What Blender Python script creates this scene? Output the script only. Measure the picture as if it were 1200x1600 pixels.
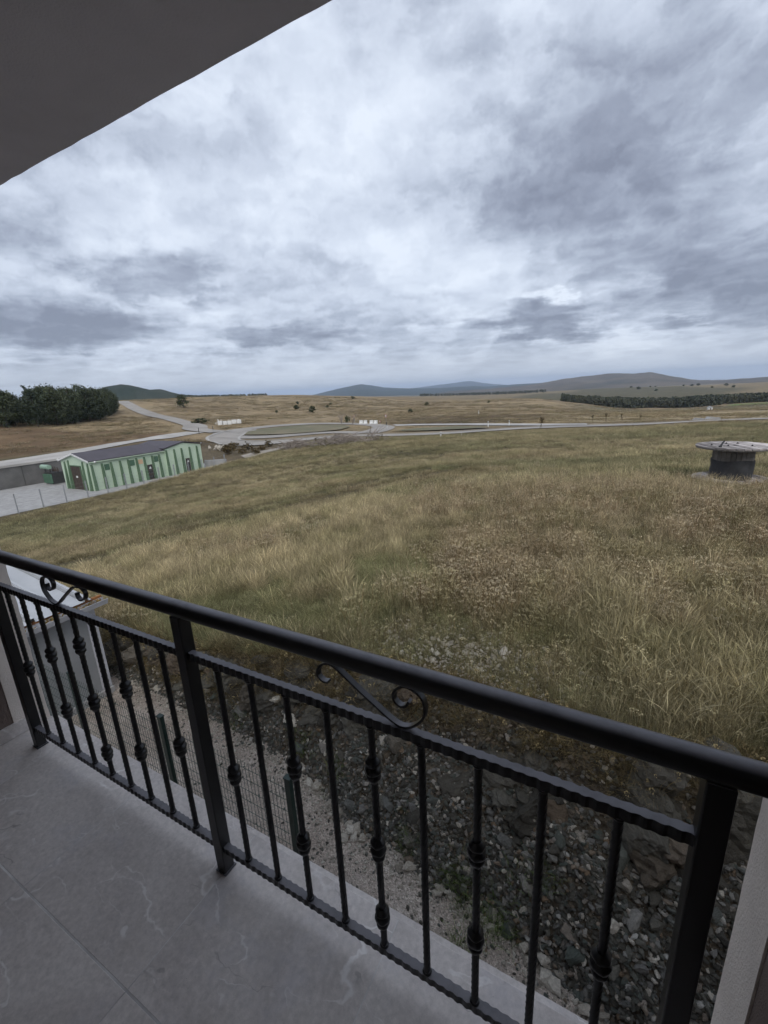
import bpy, bmesh, math, random
import numpy as np
from mathutils import Vector, Matrix

for o in list(bpy.data.objects):
    bpy.data.objects.remove(o)
scene = bpy.context.scene
COL = scene.collection
R = math.radians
random.seed(7)

# ------------------------------------------------------------------ camera
cam_data = bpy.data.cameras.new('camera')
cam_data.sensor_fit = 'HORIZONTAL'
cam_data.sensor_width = 36.0
cam_data.lens = 36.0 * 687.17 / 1200.0
cam_data.clip_start = 0.02
cam_data.clip_end = 60000
camera = bpy.data.objects.new('camera', cam_data)
COL.objects.link(camera)
_m = Matrix(((0.87787, -0.08894, 0.47057), (0.47680, 0.25423, -0.84144), (-0.04479, 0.96304, 0.26559)))
camera.matrix_world = Matrix.Translation((0, 0, 1.581)) @ _m.to_4x4()
scene.camera = camera

# ------------------------------------------------------------------ light
SUN_AZ, SUN_EL = 140.0, 46.0          # degrees from +Y, clockwise; high behind the house, veiled by cloud
sun_data = bpy.data.lights.new('sun', 'SUN')
sun_data.energy = 1.3
sun_data.angle = R(40)
sun_data.color = (1.0, 0.96, 0.90)
sun = bpy.data.objects.new('sun', sun_data)
COL.objects.link(sun)
_d = Vector((math.sin(R(SUN_AZ)) * math.cos(R(SUN_EL)), math.cos(R(SUN_AZ)) * math.cos(R(SUN_EL)), math.sin(R(SUN_EL))))
sun.rotation_euler = _d.to_track_quat('Z', 'Y').to_euler()

world = bpy.data.worlds.new('World')
scene.world = world
world.use_nodes = True
world.cycles.sampling_method = 'MANUAL'
world.cycles.sample_map_resolution = 512


class NT:
    """small helper to write node trees"""
    def __init__(self, tree):
        self.t = tree
        self.n = tree.nodes
        self.l = tree.links

    def new(self, typ, **kw):
        nd = self.n.new(typ)
        for k, v in kw.items():
            setattr(nd, k, v)
        return nd

    def put(self, sock, v):
        if v is None:
            return
        if hasattr(v, 'is_output'):
            self.l.new(v, sock)
        else:
            if sock.type == 'RGBA' and len(v) == 3:
                v = (*v, 1)
            sock.default_value = v

    def math(self, op, a, b=None, c=None, clamp=False):
        nd = self.new('ShaderNodeMath', operation=op, use_clamp=clamp)
        self.put(nd.inputs[0], a)
        self.put(nd.inputs[1], b)
        if c is not None:
            self.put(nd.inputs[2], c)
        return nd.outputs[0]

    def vmath(self, op, a, b=None):
        nd = self.new('ShaderNodeVectorMath', operation=op)
        self.put(nd.inputs[0], a)
        if b is not None:
            self.put(nd.inputs['Scale'] if op == 'SCALE' else nd.inputs[1], b)
        return nd.outputs['Value'] if op in ('LENGTH', 'DOT_PRODUCT', 'DISTANCE') else nd.outputs['Vector']

    def comb(self, x, y, z=0.0):
        nd = self.new('ShaderNodeCombineXYZ')
        for i, v in enumerate((x, y, z)):
            self.put(nd.inputs[i], v)
        return nd.outputs[0]

    def sep(self, v):
        nd = self.new('ShaderNodeSeparateXYZ')
        self.put(nd.inputs[0], v)
        return nd.outputs

    def noise(self, vec, scale, detail=4.0, rough=0.55, dist=0.0, color=False):
        nd = self.new('ShaderNodeTexNoise')
        self.put(nd.inputs['Vector'], vec)
        nd.inputs['Scale'].default_value = scale
        nd.inputs['Detail'].default_value = detail
        nd.inputs['Roughness'].default_value = rough
        nd.inputs['Distortion'].default_value = dist
        return nd.outputs['Color'] if color else nd.outputs['Fac']

    def voronoi(self, vec, scale, feature='F1', out='Distance', rnd=1.0):
        nd = self.new('ShaderNodeTexVoronoi', feature=feature)
        self.put(nd.inputs['Vector'], vec)
        nd.inputs['Scale'].default_value = scale
        nd.inputs['Randomness'].default_value = rnd
        return nd.outputs[out]

    def ramp(self, fac, stops, interp='LINEAR'):
        nd = self.new('ShaderNodeValToRGB')
        cr = nd.color_ramp
        cr.interpolation = interp
        while len(cr.elements) < len(stops):
            cr.elements.new(0.5)
        for e, (p, c) in zip(cr.elements, stops):
            e.position = p
            if isinstance(c, (int, float)):
                c = (c, c, c)
            e.color = (*c, 1) if len(c) == 3 else c
        self.put(nd.inputs[0], fac)
        return nd.outputs[0]

    def mix(self, fac, a, b, blend='MIX'):
        nd = self.new('ShaderNodeMix', data_type='RGBA', blend_type=blend)
        self.put(nd.inputs[0], fac)
        self.put(nd.inputs[6], a)
        self.put(nd.inputs[7], b)
        return nd.outputs[2]

    def smooth(self, v, lo, hi, a=0.0, b=1.0):
        nd = self.new('ShaderNodeMapRange', interpolation_type='SMOOTHSTEP')
        self.put(nd.inputs[0], v)
        for i, x in enumerate((lo, hi, a, b)):
            nd.inputs[i + 1].default_value = x
        return nd.outputs[0]


def build_sky():
    T = NT(world.node_tree)
    T.n.clear()
    out = T.new('ShaderNodeOutputWorld')
    d = T.new('ShaderNodeTexCoord').outputs['Generated']
    x, y, z = T.sep(d)
    zc = T.math('ADD', T.math('MAXIMUM', z, 0.0), 0.11)
    q = T.comb(T.math('DIVIDE', x, zc), T.math('DIVIDE', y, zc))
    # direction as azimuth / elevation in degrees, torn by noise so that cloud masses have ragged edges
    az = T.math('MULTIPLY', T.math('ARCTAN2', x, y), 57.2958)
    el = T.math('MULTIPLY', T.math('ARCSINE', z), 57.2958)
    w1 = T.vmath('SUBTRACT', T.noise(q, 1.6, 4, 0.6, 0.0, color=True), (0.5, 0.5, 0.5))
    w2 = T.vmath('SUBTRACT', T.noise(d, 9.0, 5, 0.62, 0.0, color=True), (0.5, 0.5, 0.5))
    ae = T.comb(az, el)
    ae = T.vmath('ADD', ae, T.vmath('MULTIPLY', w1, (20.0, 6.0, 0.0)))
    ae = T.vmath('ADD', ae, T.vmath('MULTIPLY', w2, (11.0, 5.0, 0.0)))
    # broad structure: soft sheets and billows with firm upper edges
    qw = T.vmath('ADD', q, T.vmath('SCALE', w2, 0.55))
    f1 = T.noise(T.vmath('ADD', qw, (1.7, 0.4, 0)), 0.95, 5, 0.52)
    f2 = T.noise(T.vmath('ADD', qw, (7.3, 2.1, 0)), 2.7, 5, 0.55)
    f3 = T.noise(d, 16.0, 4, 0.6, 0.2)
    den = T.math('ADD', T.math('MULTIPLY', T.math('SUBTRACT', f1, 0.5), 0.75), 0.455)
    bil = T.smooth(f2, 0.38, 0.62)                       # billow against gap, firm edge
    den = T.math('ADD', den, T.math('MULTIPLY', T.math('SUBTRACT', bil, 0.5), 0.12))
    den = T.math('ADD', den, T.math('MULTIPLY', T.math('SUBTRACT', f3, 0.5), 0.10))
    # rounded lumps: ridges of a warped noise, firm on one side
    lump = T.math('ABSOLUTE', T.math('SUBTRACT', T.noise(T.vmath('ADD', qw, (3.1, 9.4, 0)), 2.1, 4, 0.5), 0.5))
    den = T.math('ADD', den, T.math('MULTIPLY', T.math('SUBTRACT', T.smooth(lump, 0.0, 0.14), 0.5), 0.11))
    puff = T.math('ABSOLUTE', T.math('SUBTRACT', T.noise(T.vmath('ADD', T.vmath('MULTIPLY', d, (1, 1, 1.7)), T.vmath('SCALE', w2, 0.10)), 5.2, 5, 0.55), 0.5))
    den = T.math('ADD', den, T.math('MULTIPLY', T.math('SUBTRACT', T.smooth(puff, 0.0, 0.12), 0.55), 0.16))
    big = T.noise(T.vmath('ADD', T.vmath('MULTIPLY', d, (1, 1, 2.0)), T.vmath('SCALE', w2, 0.12)), 3.4, 5, 0.55)
    den = T.math('ADD', den, T.math('MULTIPLY', T.math('SUBTRACT', T.smooth(big, 0.36, 0.64), 0.5), 0.26))
    for (a, e, ra, re, wgt) in SKY_MASSES:
        dd = T.vmath('LENGTH', T.vmath('DIVIDE', T.vmath('SUBTRACT', ae, (a, e, 0)), (ra, re, 1.0)))
        m = T.smooth(dd, 1.2, 0.3, 0.0, 1.0)
        den = T.math('ADD', den, T.math('MULTIPLY', m, wgt))
    # thin air towards the horizon
    low = T.smooth(el, 0.5, 5.5, 1.0, 0.0)
    den = T.math('ADD', T.math('MULTIPLY', den, T.math('SUBTRACT', 1.0, T.math('MULTIPLY', low, 0.35))), T.math('MULTIPLY', low, 0.10))
    colr = T.ramp(den, [(0.0, (0.575, 0.625, 0.705)), (0.20, (0.50, 0.55, 0.635)), (0.40, (0.415, 0.46, 0.545)), (0.60, (0.315, 0.353, 0.43)), (0.80, (0.23, 0.258, 0.325)), (1.0, (0.165, 0.185, 0.24))])
    colr = T.mix(T.math('MULTIPLY', low, 0.35), colr, (0.58, 0.61, 0.64))
    sky = T.new('ShaderNodeTexSky', sky_type='NISHITA')
    sky.sun_disc = False
    sky.sun_elevation = R(SUN_EL)
    sky.sun_rotation = R(SUN_AZ)
    b1 = T.new('ShaderNodeBackground')
    T.l.new(sky.outputs[0], b1.inputs[0])
    b1.inputs[1].default_value = 0.10
    b2 = T.new('ShaderNodeBackground')
    T.put(b2.inputs[0], colr)
    b2.inputs[1].default_value = 1.0
    mx = T.new('ShaderNodeMixShader')
    mx.inputs[0].default_value = 0.95        # almost closed cloud cover
    T.l.new(b1.outputs[0], mx.inputs[1])
    T.l.new(b2.outputs[0], mx.inputs[2])
    T.l.new(mx.outputs[0], out.inputs[0])


# cloud masses: azimuth, elevation, half width, half height (degrees), darker (+) / brighter (-)
SKY_MASSES = [
    (-64, 8.3, 14, 2.8, 0.46), (-53, 13.0, 7.5, 2.6, 0.46), (-70, 15, 9, 3.5, 0.34), (-42, 6.6, 9, 1.3, 0.30),
    (-10, 6.6, 8, 2.4, 0.54), (9, 8.5, 12, 5.5, 0.48), (-3, 20, 15, 9, 0.32), (8, 28, 9, 8, 0.16),
    (-35, 23, 17, 8, -0.22), (-48, 19, 12, 4, -0.20), (-22, 14, 9, 5, -0.18), (-50, 9.8, 8, 1.4, -0.15),
    (-7.5, 9.0, 2.0, 1.0, -0.45), (-21, 7.4, 5, 1.3, -0.25), (-55, 5.0, 20, 0.8, -0.15), (0, 4.2, 12, 0.9, -0.25),
]
build_sky()

vs = scene.view_settings
vs.view_transform = 'Standard'
vs.look = 'None'
vs.exposure = 0.60
vs.gamma = 1.0
vs.use_curve_mapping = False
scene.render.film_transparent = False
scene.cycles.max_bounces = 6
scene.cycles.diffuse_bounces = 4
scene.cycles.glossy_bounces = 2
scene.cycles.volume_bounces = 0
scene.cycles.use_denoising = True
scene.cycles.use_adaptive_sampling = True
scene.cycles.adaptive_threshold = 0.03

# ------------------------------------------------------------------ the lie of the land
#TERRAIN-BEGIN
def vnoise(x, y, seed=0):
    xi = np.floor(x).astype(np.int64); yi = np.floor(y).astype(np.int64)
    fx = x - xi; fy = y - yi
    fx = fx * fx * (3 - 2 * fx); fy = fy * fy * (3 - 2 * fy)
    def h(a, b):
        n = (a * 374761393 + b * 668265263 + seed * 1442695041) & 0x7fffffff
        n = ((n ^ (n >> 13)) * 1274126177) & 0x7fffffff
        return ((n ^ (n >> 16)) & 0xffff) / 65535.0
    a = h(xi, yi); b = h(xi + 1, yi); c = h(xi, yi + 1); d = h(xi + 1, yi + 1)
    return (a + (b - a) * fx) * (1 - fy) + (c + (d - c) * fx) * fy


def fbm(x, y, seed=0, oct=4, gain=0.5):
    x = np.asarray(x, float); y = np.asarray(y, float)
    s = 0; a = 1; t = 0
    for i in range(oct):
        s = s + a * vnoise(x * 2 ** i + 17.3 * i, y * 2 ** i - 9.1 * i, seed + i); t += a; a *= gain
    return s / t


def sstep(lo, hi, v):
    t = np.clip((v - lo) / (hi - lo), 0, 1)
    return t * t * (3 - 2 * t)


GROUND_Z = -2.9
CTRL = [(-89.2, 32.7, -5.79), (-107.77, 40.12, -4.65), (-140.31, 53.03, -3.06), (-101.11, 48.17, -5.51), (-135.1, 65.17, -4.18), (-149.98, 90.18, -4.74), (-94.65, 40.63, -5.7), (-100.33, 65.83, -6.09), (-107.35, 81.86, -6.61), (-155.91, 108.59, -5.01), (-141.14, 119.6, -6.71), (-75.08, 66.05, -7.96), (-60.5, 63.9, -8.06), (-95.76, 102.13, -7.61), (-119.44, 127.9, -6.83), (-52.95, 70.29, -7.24), (-80.74, 114.37, -7.96), (-42.35, 77.14, -7.28), (-64.82, 118.42, -8.38), (-79.15, 144.78, -8.51), (-110.16, 201.9, -8.33), (-149.75, 174.57, -5.96), (-175.12, 149.11, -4.87), (-31.61, 84.27, -7.59), (-47.4, 126.41, -8.76), (-66.68, 177.91, -8.5), (-20.23, 89.75, -7.21), (-26.44, 117.05, -8.09), (-37.55, 165.8, -8.91), (-57.56, 253.55, -10.3), (-8.98, 94.57, -7.17), (-12.44, 129.4, -8.03), (-17.38, 179.16, -9.41), (1.89, 94.98, -6.98), (2.42, 129.98, -8.38), (3.49, 199.97, -11.32), (5.56, 329.95, -17.7), (7.32, 439.94, -23.07), (11.67, 96.3, -6.45), (16.63, 139.01, -8.25), (27.03, 228.41, -12.22), (49.02, 417.13, -20.77), (20.71, 97.83, -6.2), (30.8, 146.8, -8.18), (51.03, 244.74, -12.58), (85.3, 411.25, -19.11), (-295.37, 178.27, 2.71), (-239.51, 154.47, -1.7), (-313.01, 215.47, 2.15), (-336.21, 268.07, 2.89), (-327.85, 336.77, 2.68), (-279.83, 377.62, -0.85), (-224.61, 412.86, -5.76), (-154.36, 412.03, -10.95), (-97.65, 429.03, -10.38), (-66.79, 414.66, -11.95), (-39.43, 357.83, -14.76), (-18.47, 299.43, -15.08), (-68.74, 696.62, -23.36), (11.56, 799.92, -25.0), (91.11, 794.79, -22.13), (160.15, 783.81, -21.1), (-311.11, 1365.0, -23.62), (-149.27, 1492.55, -21.69), (20.41, 1599.87, -23.11), (190.88, 1689.25, -26.13), (356.95, 1764.25, -25.16), (-716.68, 1317.71, -17.76), (-843.59, 989.12, -4.52), (-782.12, 623.13, 2.13), (-526.13, 1404.7, -22.9), (-1672.25, 3074.67, -43.55), (-777.91, 3412.46, -56.83), (44.26, 3499.72, -48.29), (694.06, 3430.49, -50.42), (-2738.64, 2179.41, -9.62), (-3140.95, 1544.16, 0.59), (-233.6, 114.15, -1.68), (-242.8, 93.0, -1.02), (-538.56, 264.48, 0.08), (-559.92, 215.61, 0.58)]
for _D, _row in ((4, ((-90, -2.1), (-70, -1.95), (-50, -1.85), (-30, -1.65), (0, -1.6), (20, -1.6), (40, -1.6))),
                 (8, ((-90, -2.6), (-70, -2.4), (-50, -2.1), (-30, -1.8), (0, -1.65), (20, -1.6), (40, -1.5))),
                 (17, ((-90, -3.9), (-70, -3.8), (-50, -3.2), (-30, -2.5), (-10, -1.9), (10, -1.6), (30, -1.4))),
                 (30, ((-90, -5.7), (-70, -5.6), (-50, -4.7), (-30, -3.6), (-10, -3.0), (10, -2.4), (30, -2.0))),
                 (50, ((-90, -8.7), (-72, -8.6), (-62, -8.2), (-50, -6.9), (-30, -5.0), (-10, -4.5), (10, -3.9), (30, -3.2))),
                 (62, ((-90, -9.3), (-70, -9.3), (-62, -9.0), (-50, -7.8)))):
    for _a, _z in _row:
        CTRL.append((_D * math.sin(math.radians(_a)), _D * math.cos(math.radians(_a)), _z))
for _a in (-178, -140, -105, 70, 110, 150, 178):
    for _D, _z in ((4, -2.2), (20, -2.6), (90, -5), (450, -9), (3500, -15)):
        CTRL.append((_D * math.sin(math.radians(_a)), _D * math.cos(math.radians(_a)), _z))
_P = np.array(CTRL)


def _uv(x, y):
    r = np.hypot(x, y)
    return np.stack([np.arctan2(x, y) * 1.6, np.log(np.clip(r, 3.5, 3800))], -1)


def _tps(a, b):
    d = np.sqrt(((a[:, None, :] - b[None, :, :]) ** 2).sum(-1)) + 1e-9
    return d * d * np.log(d)


_U = _uv(_P[:, 0], _P[:, 1])
_n = len(_P)
_A = np.zeros((_n + 3, _n + 3))
_A[:_n, :_n] = _tps(_U, _U) + np.eye(_n) * 0.002
_A[:_n, _n] = 1; _A[:_n, _n + 1:] = _U; _A[_n, :_n] = 1; _A[_n + 1:, :_n] = _U.T
_W = np.linalg.solve(_A, np.concatenate([_P[:, 2], np.zeros(3)]))


def base_h(x, y):
    x = np.asarray(x, float).ravel(); y = np.asarray(y, float).ravel()
    out = np.empty(len(x))
    for i in range(0, len(x), 20000):
        u = _uv(x[i:i + 20000], y[i:i + 20000])
        out[i:i + 20000] = _tps(u, _U) @ _W[:_n] + _W[_n] + u @ _W[_n + 1:]
    return out


FOOT = [(-30, 3.6), (-9, 3.5), (-5.36, 3.41), (-3.48, 3.36), (-2.12, 2.95), (-1.09, 2.82), (-.17, 2.71), (.2, 2.58), (2, 2.35), (6, 2.3), (30, 2.3)]
EDGE = [(-30, 4.1), (-9, 3.95), (-5.48, 3.80), (-3.8, 3.95), (-2.4, 4.10), (-.81, 4.05), (.35, 4.0), (1.3, 4.2), (4, 4.5), (6, 4.6), (30, 4.6)]


def bank_lines(x):
    f = np.interp(x, [p[0] for p in FOOT], [p[1] for p in FOOT])
    e = np.interp(x, [p[0] for p in EDGE], [p[1] for p in EDGE])
    e = e + (fbm(x * 1.3, x * 0 + 3.3, 5) - 0.5) * 0.45
    f = f + (fbm(x * 1.7, x * 0 + 8.3, 6) - 0.5) * 0.25
    return f, np.maximum(e, f + 0.3)


YARD = (-73.7, -55.0, -60.0, 52.0, -9.1)


def height(x, y):
    shp = np.shape(x)
    x = np.asarray(x, float).ravel(); y = np.asarray(y, float).ravel()
    z = base_h(x, y)
    r = np.hypot(x, y)
    # hummocks of the meadow
    z = z + (fbm(x * 0.9, y * 0.9, 11) - 0.5) * 0.16 * sstep(3, 7, r) * sstep(90, 50, r)
    z = z + (fbm(x * 0.13, y * 0.13, 12) - 0.5) * 0.7 * sstep(12, 30, r) * sstep(85, 60, r)
    z = z + (fbm(x * 0.012, y * 0.012, 14) - 0.5) * 3.0 * sstep(180, 350, r)
    # yard of the green building, cut into the slope
    x0, x1, y0, y1, zy = YARD
    w = sstep(x0 - 3.2, x0 - 1.6, x) * sstep(x1 + 2.6, x1, x) * sstep(y1 + 6, y1, y) * sstep(y0 - 20, y0, y)
    z = z * (1 - w) + zy * w
    # ledge behind the retaining wall that carries the road
    w = sstep(-96, -88, x) * sstep(x0 - 1.6, x0 - 3.2, x) * sstep(70, 52, y) * sstep(-60, -40, y)
    z = z * (1 - w) + (-6.05 + 0.0 * x) * w
    # the cut bank below the balcony
    f, e = bank_lines(x)
    s = np.clip((y - f) / (e - f), 0, 1)
    prof = np.where(s < 0.55, 0.46 * (s / 0.55) ** 0.9, 0.46 + 0.54 * sstep(0.0, 1.0, (s - 0.55) / 0.45))
    rough = (fbm(x * 2.6, y * 2.6, 21, 4, 0.6) - 0.5) * 0.42 * np.minimum(1, 4 * s * (1 - s)) + (fbm(x * 9, y * 9, 23) - 0.5) * 0.08 * np.minimum(1, 5 * s) * (s < 1)
    near = GROUND_Z + (z - GROUND_Z) * prof + rough
    wn = sstep(-15, -10.5, x) * sstep(16, 11, x) * sstep(-14, -9, y)
    near = np.where(y < f, GROUND_Z + (fbm(x * 3, y * 3, 25) - 0.5) * 0.03, near)
    z = np.where(y < e, z * (1 - wn) + near * wn, z)
    return z.reshape(shp)
#TERRAIN-END

# ------------------------------------------------------------------ helpers
MATS = {}


def material(name):
    m = bpy.data.materials.new(name)
    m.use_nodes = True
    T = NT(m.node_tree)
    b = T.n['Principled BSDF']
    MATS[name] = m
    return m, T, b


def bump(T, b, h, strength=0.3, dist=0.01):
    nd = T.new('ShaderNodeBump')
    nd.inputs['Strength'].default_value = strength
    nd.inputs['Distance'].default_value = dist
    T.put(nd.inputs['Height'], h)
    T.l.new(nd.outputs[0], b.inputs['Normal'])


def mat_plain(name, c1, c2=None, rough=0.7, scale=6.0, metal=0.0, spec=0.4, bstr=0.0, bscale=40.0, rnd=0.0, contrast=(0.3, 0.7), dist=0.004):
    """two tones broken up by noise, optional relief, optional change from object to object"""
    m, T, b = material(name)
    co = T.new('ShaderNodeTexCoord').outputs['Object']
    c2 = c2 or tuple(x * 0.7 for x in c1)
    f = T.smooth(T.noise(co, scale, 6, 0.62), contrast[0], contrast[1])
    c = T.mix(f, c1, c2)
    if rnd:
        r = T.new('ShaderNodeObjectInfo').outputs['Random']
        c = T.mix(1.0, c, T.ramp(r, [(0, 1 - rnd), (1, 1 + rnd)]), 'MULTIPLY')
    T.put(b.inputs['Base Color'], c)
    b.inputs['Roughness'].default_value = rough
    b.inputs['Metallic'].default_value = metal
    b.inputs['Specular IOR Level'].default_value = spec
    if bstr:
        bump(T, b, T.noise(co, bscale, 5, 0.6), bstr, dist)
    return m


def link(o, parent=None, label=None, cat=None, group=None, kind=None):
    COL.objects.link(o)
    if parent is not None:
        o.parent = parent
    tag(o, label, cat, group, kind)
    return o


def tag(o, label=None, cat=None, group=None, kind=None):
    for k, v in (('label', label), ('category', cat), ('group', group), ('kind', kind)):
        if v:
            o[k] = v
    return o


def empty(name, loc=(0, 0, 0), rz=0.0, label=None, cat=None, group=None):
    o = bpy.data.objects.new(name, None)
    o.location = loc
    o.rotation_euler = (0, 0, rz)
    o.empty_display_size = 0.1
    return link(o, None, label, cat, group)


class MB:
    def __init__(self):
        self.v = []
        self.f = []

    def add(self, vs_, fs_):
        k = len(self.v)
        self.v += [tuple(p) for p in vs_]
        self.f += [tuple(i + k for i in f) for f in fs_]
        return self

    def box(self, x0, x1, y0, y1, z0, z1, M=None):
        p = [(x0, y0, z0), (x1, y0, z0), (x1, y1, z0), (x0, y1, z0), (x0, y0, z1), (x1, y0, z1), (x1, y1, z1), (x0, y1, z1)]
        if M is not None:
            p = [M @ Vector(q) for q in p]
        return self.add(p, [(0, 3, 2, 1), (4, 5, 6, 7), (0, 1, 5, 4), (1, 2, 6, 5), (2, 3, 7, 6), (3, 0, 4, 7)])

    def prism(self, poly, d0, d1, axis='z'):
        """poly of 2-D points extruded from d0 to d1 along an axis; x: (y,z) y: (x,z) z: (x,y)"""
        def P(a, b, d):
            return {'z': (a, b, d), 'y': (a, d, b), 'x': (d, a, b)}[axis]
        n = len(poly)
        vs_ = [P(a, b, d0) for a, b in poly] + [P(a, b, d1) for a, b in poly]
        fs_ = [tuple(range(n))[::-1], tuple(range(n, 2 * n))] + [(i, (i + 1) % n, n + (i + 1) % n, n + i) for i in range(n)]
        return self.add(vs_, fs_)

    def tube(self, pts, r, sides=8, cap=True):
        pts = [Vector(p) for p in pts]
        rs = r if isinstance(r, (list, tuple)) else [r] * len(pts)
        vs_, fs_ = [], []
        up = Vector((0, 0, 1))
        d0 = (pts[1] - pts[0]).normalized()
        a = d0.cross(up)
        if a.length < 1e-3:
            a = d0.cross(Vector((1, 0, 0)))
        a.normalize()
        for i, p in enumerate(pts):
            d = (pts[min(i + 1, len(pts) - 1)] - pts[max(i - 1, 0)]).normalized()
            a = (a - d * a.dot(d)).normalized()
            b = d.cross(a)
            for k in range(sides):
                t = 2 * math.pi * k / sides
                vs_.append(p + (a * math.cos(t) + b * math.sin(t)) * rs[i])
        for i in range(len(pts) - 1):
            for k in range(sides):
                k2 = (k + 1) % sides
                fs_.append((i * sides + k, i * sides + k2, (i + 1) * sides + k2, (i + 1) * sides + k))
        if cap:
            fs_.append(tuple(range(sides))[::-1])
            n = (len(pts) - 1) * sides
            fs_.append(tuple(range(n, n + sides)))
        return self.add(vs_, fs_)

    def lathe(self, prof, segs=16, c=(0, 0, 0)):
        vs_, fs_ = [], []
        for r, z in prof:
            for k in range(segs):
                t = 2 * math.pi * k / segs
                vs_.append((c[0] + r * math.cos(t), c[1] + r * math.sin(t), c[2] + z))
        for i in range(len(prof) - 1):
            for k in range(segs):
                k2 = (k + 1) % segs
                fs_.append((i * segs + k, i * segs + k2, (i + 1) * segs + k2, (i + 1) * segs + k))
        fs_.append(tuple(range(segs))[::-1])
        n = (len(prof) - 1) * segs
        fs_.append(tuple(range(n, n + segs)))
        return self.add(vs_, fs_)

    def mesh(self, name, mat=None, smooth=False):
        me = bpy.data.meshes.new(name)
        me.from_pydata(self.v, [], self.f)
        if mat:
            me.materials.append(MATS[mat] if isinstance(mat, str) else mat)
        if smooth:
            me.polygons.foreach_set('use_smooth', [True] * len(me.polygons))
        me.update()
        return me

    def obj(self, name, mat=None, parent=None, smooth=False, bevel=0.0, **tags):
        o = bpy.data.objects.new(name, self.mesh(name, mat, smooth))
        link(o, parent, **tags)
        if bevel:
            md = o.modifiers.new('bevel', 'BEVEL')
            md.width = bevel
            md.segments = 2
            md.limit_method = 'ANGLE'
        return o


def np_mesh(name, V, F, mat, smooth=False, colors=None):
    """fast mesh from numpy arrays; F is (n,3) or (n,4)"""
    V = np.asarray(V, np.float32); F = np.asarray(F, np.int32)
    me = bpy.data.meshes.new(name)
    me.vertices.add(len(V))
    me.vertices.foreach_set('co', V.ravel())
    k = F.shape[1]
    me.loops.add(len(F) * k)
    me.loops.foreach_set('vertex_index', F.ravel())
    me.polygons.add(len(F))
    me.polygons.foreach_set('loop_start', np.arange(0, len(F) * k, k, dtype=np.int32))
    me.polygons.foreach_set('loop_total', np.full(len(F), k, np.int32))
    if smooth:
        me.polygons.foreach_set('use_smooth', np.ones(len(F), bool))
    if mat:
        me.materials.append(MATS[mat])
    me.update(calc_edges=True)
    if colors is not None:
        a = me.color_attributes.new('Col', 'FLOAT_COLOR', 'POINT')
        a.data.foreach_set('color', np.concatenate([colors, np.ones((len(V), 1))], 1).astype(np.float32).ravel())
    return me


def place(name, me, loc, rot=(0, 0, 0), scl=1.0, parent=None, **tags):
    o = bpy.data.objects.new(name, me)
    o.location = loc
    o.rotation_euler = rot
    o.scale = (scl, scl, scl) if isinstance(scl, (int, float)) else scl
    return link(o, parent, **tags)


def hz(x, y):
    return float(height(np.array([x]), np.array([y]))[0])


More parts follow.
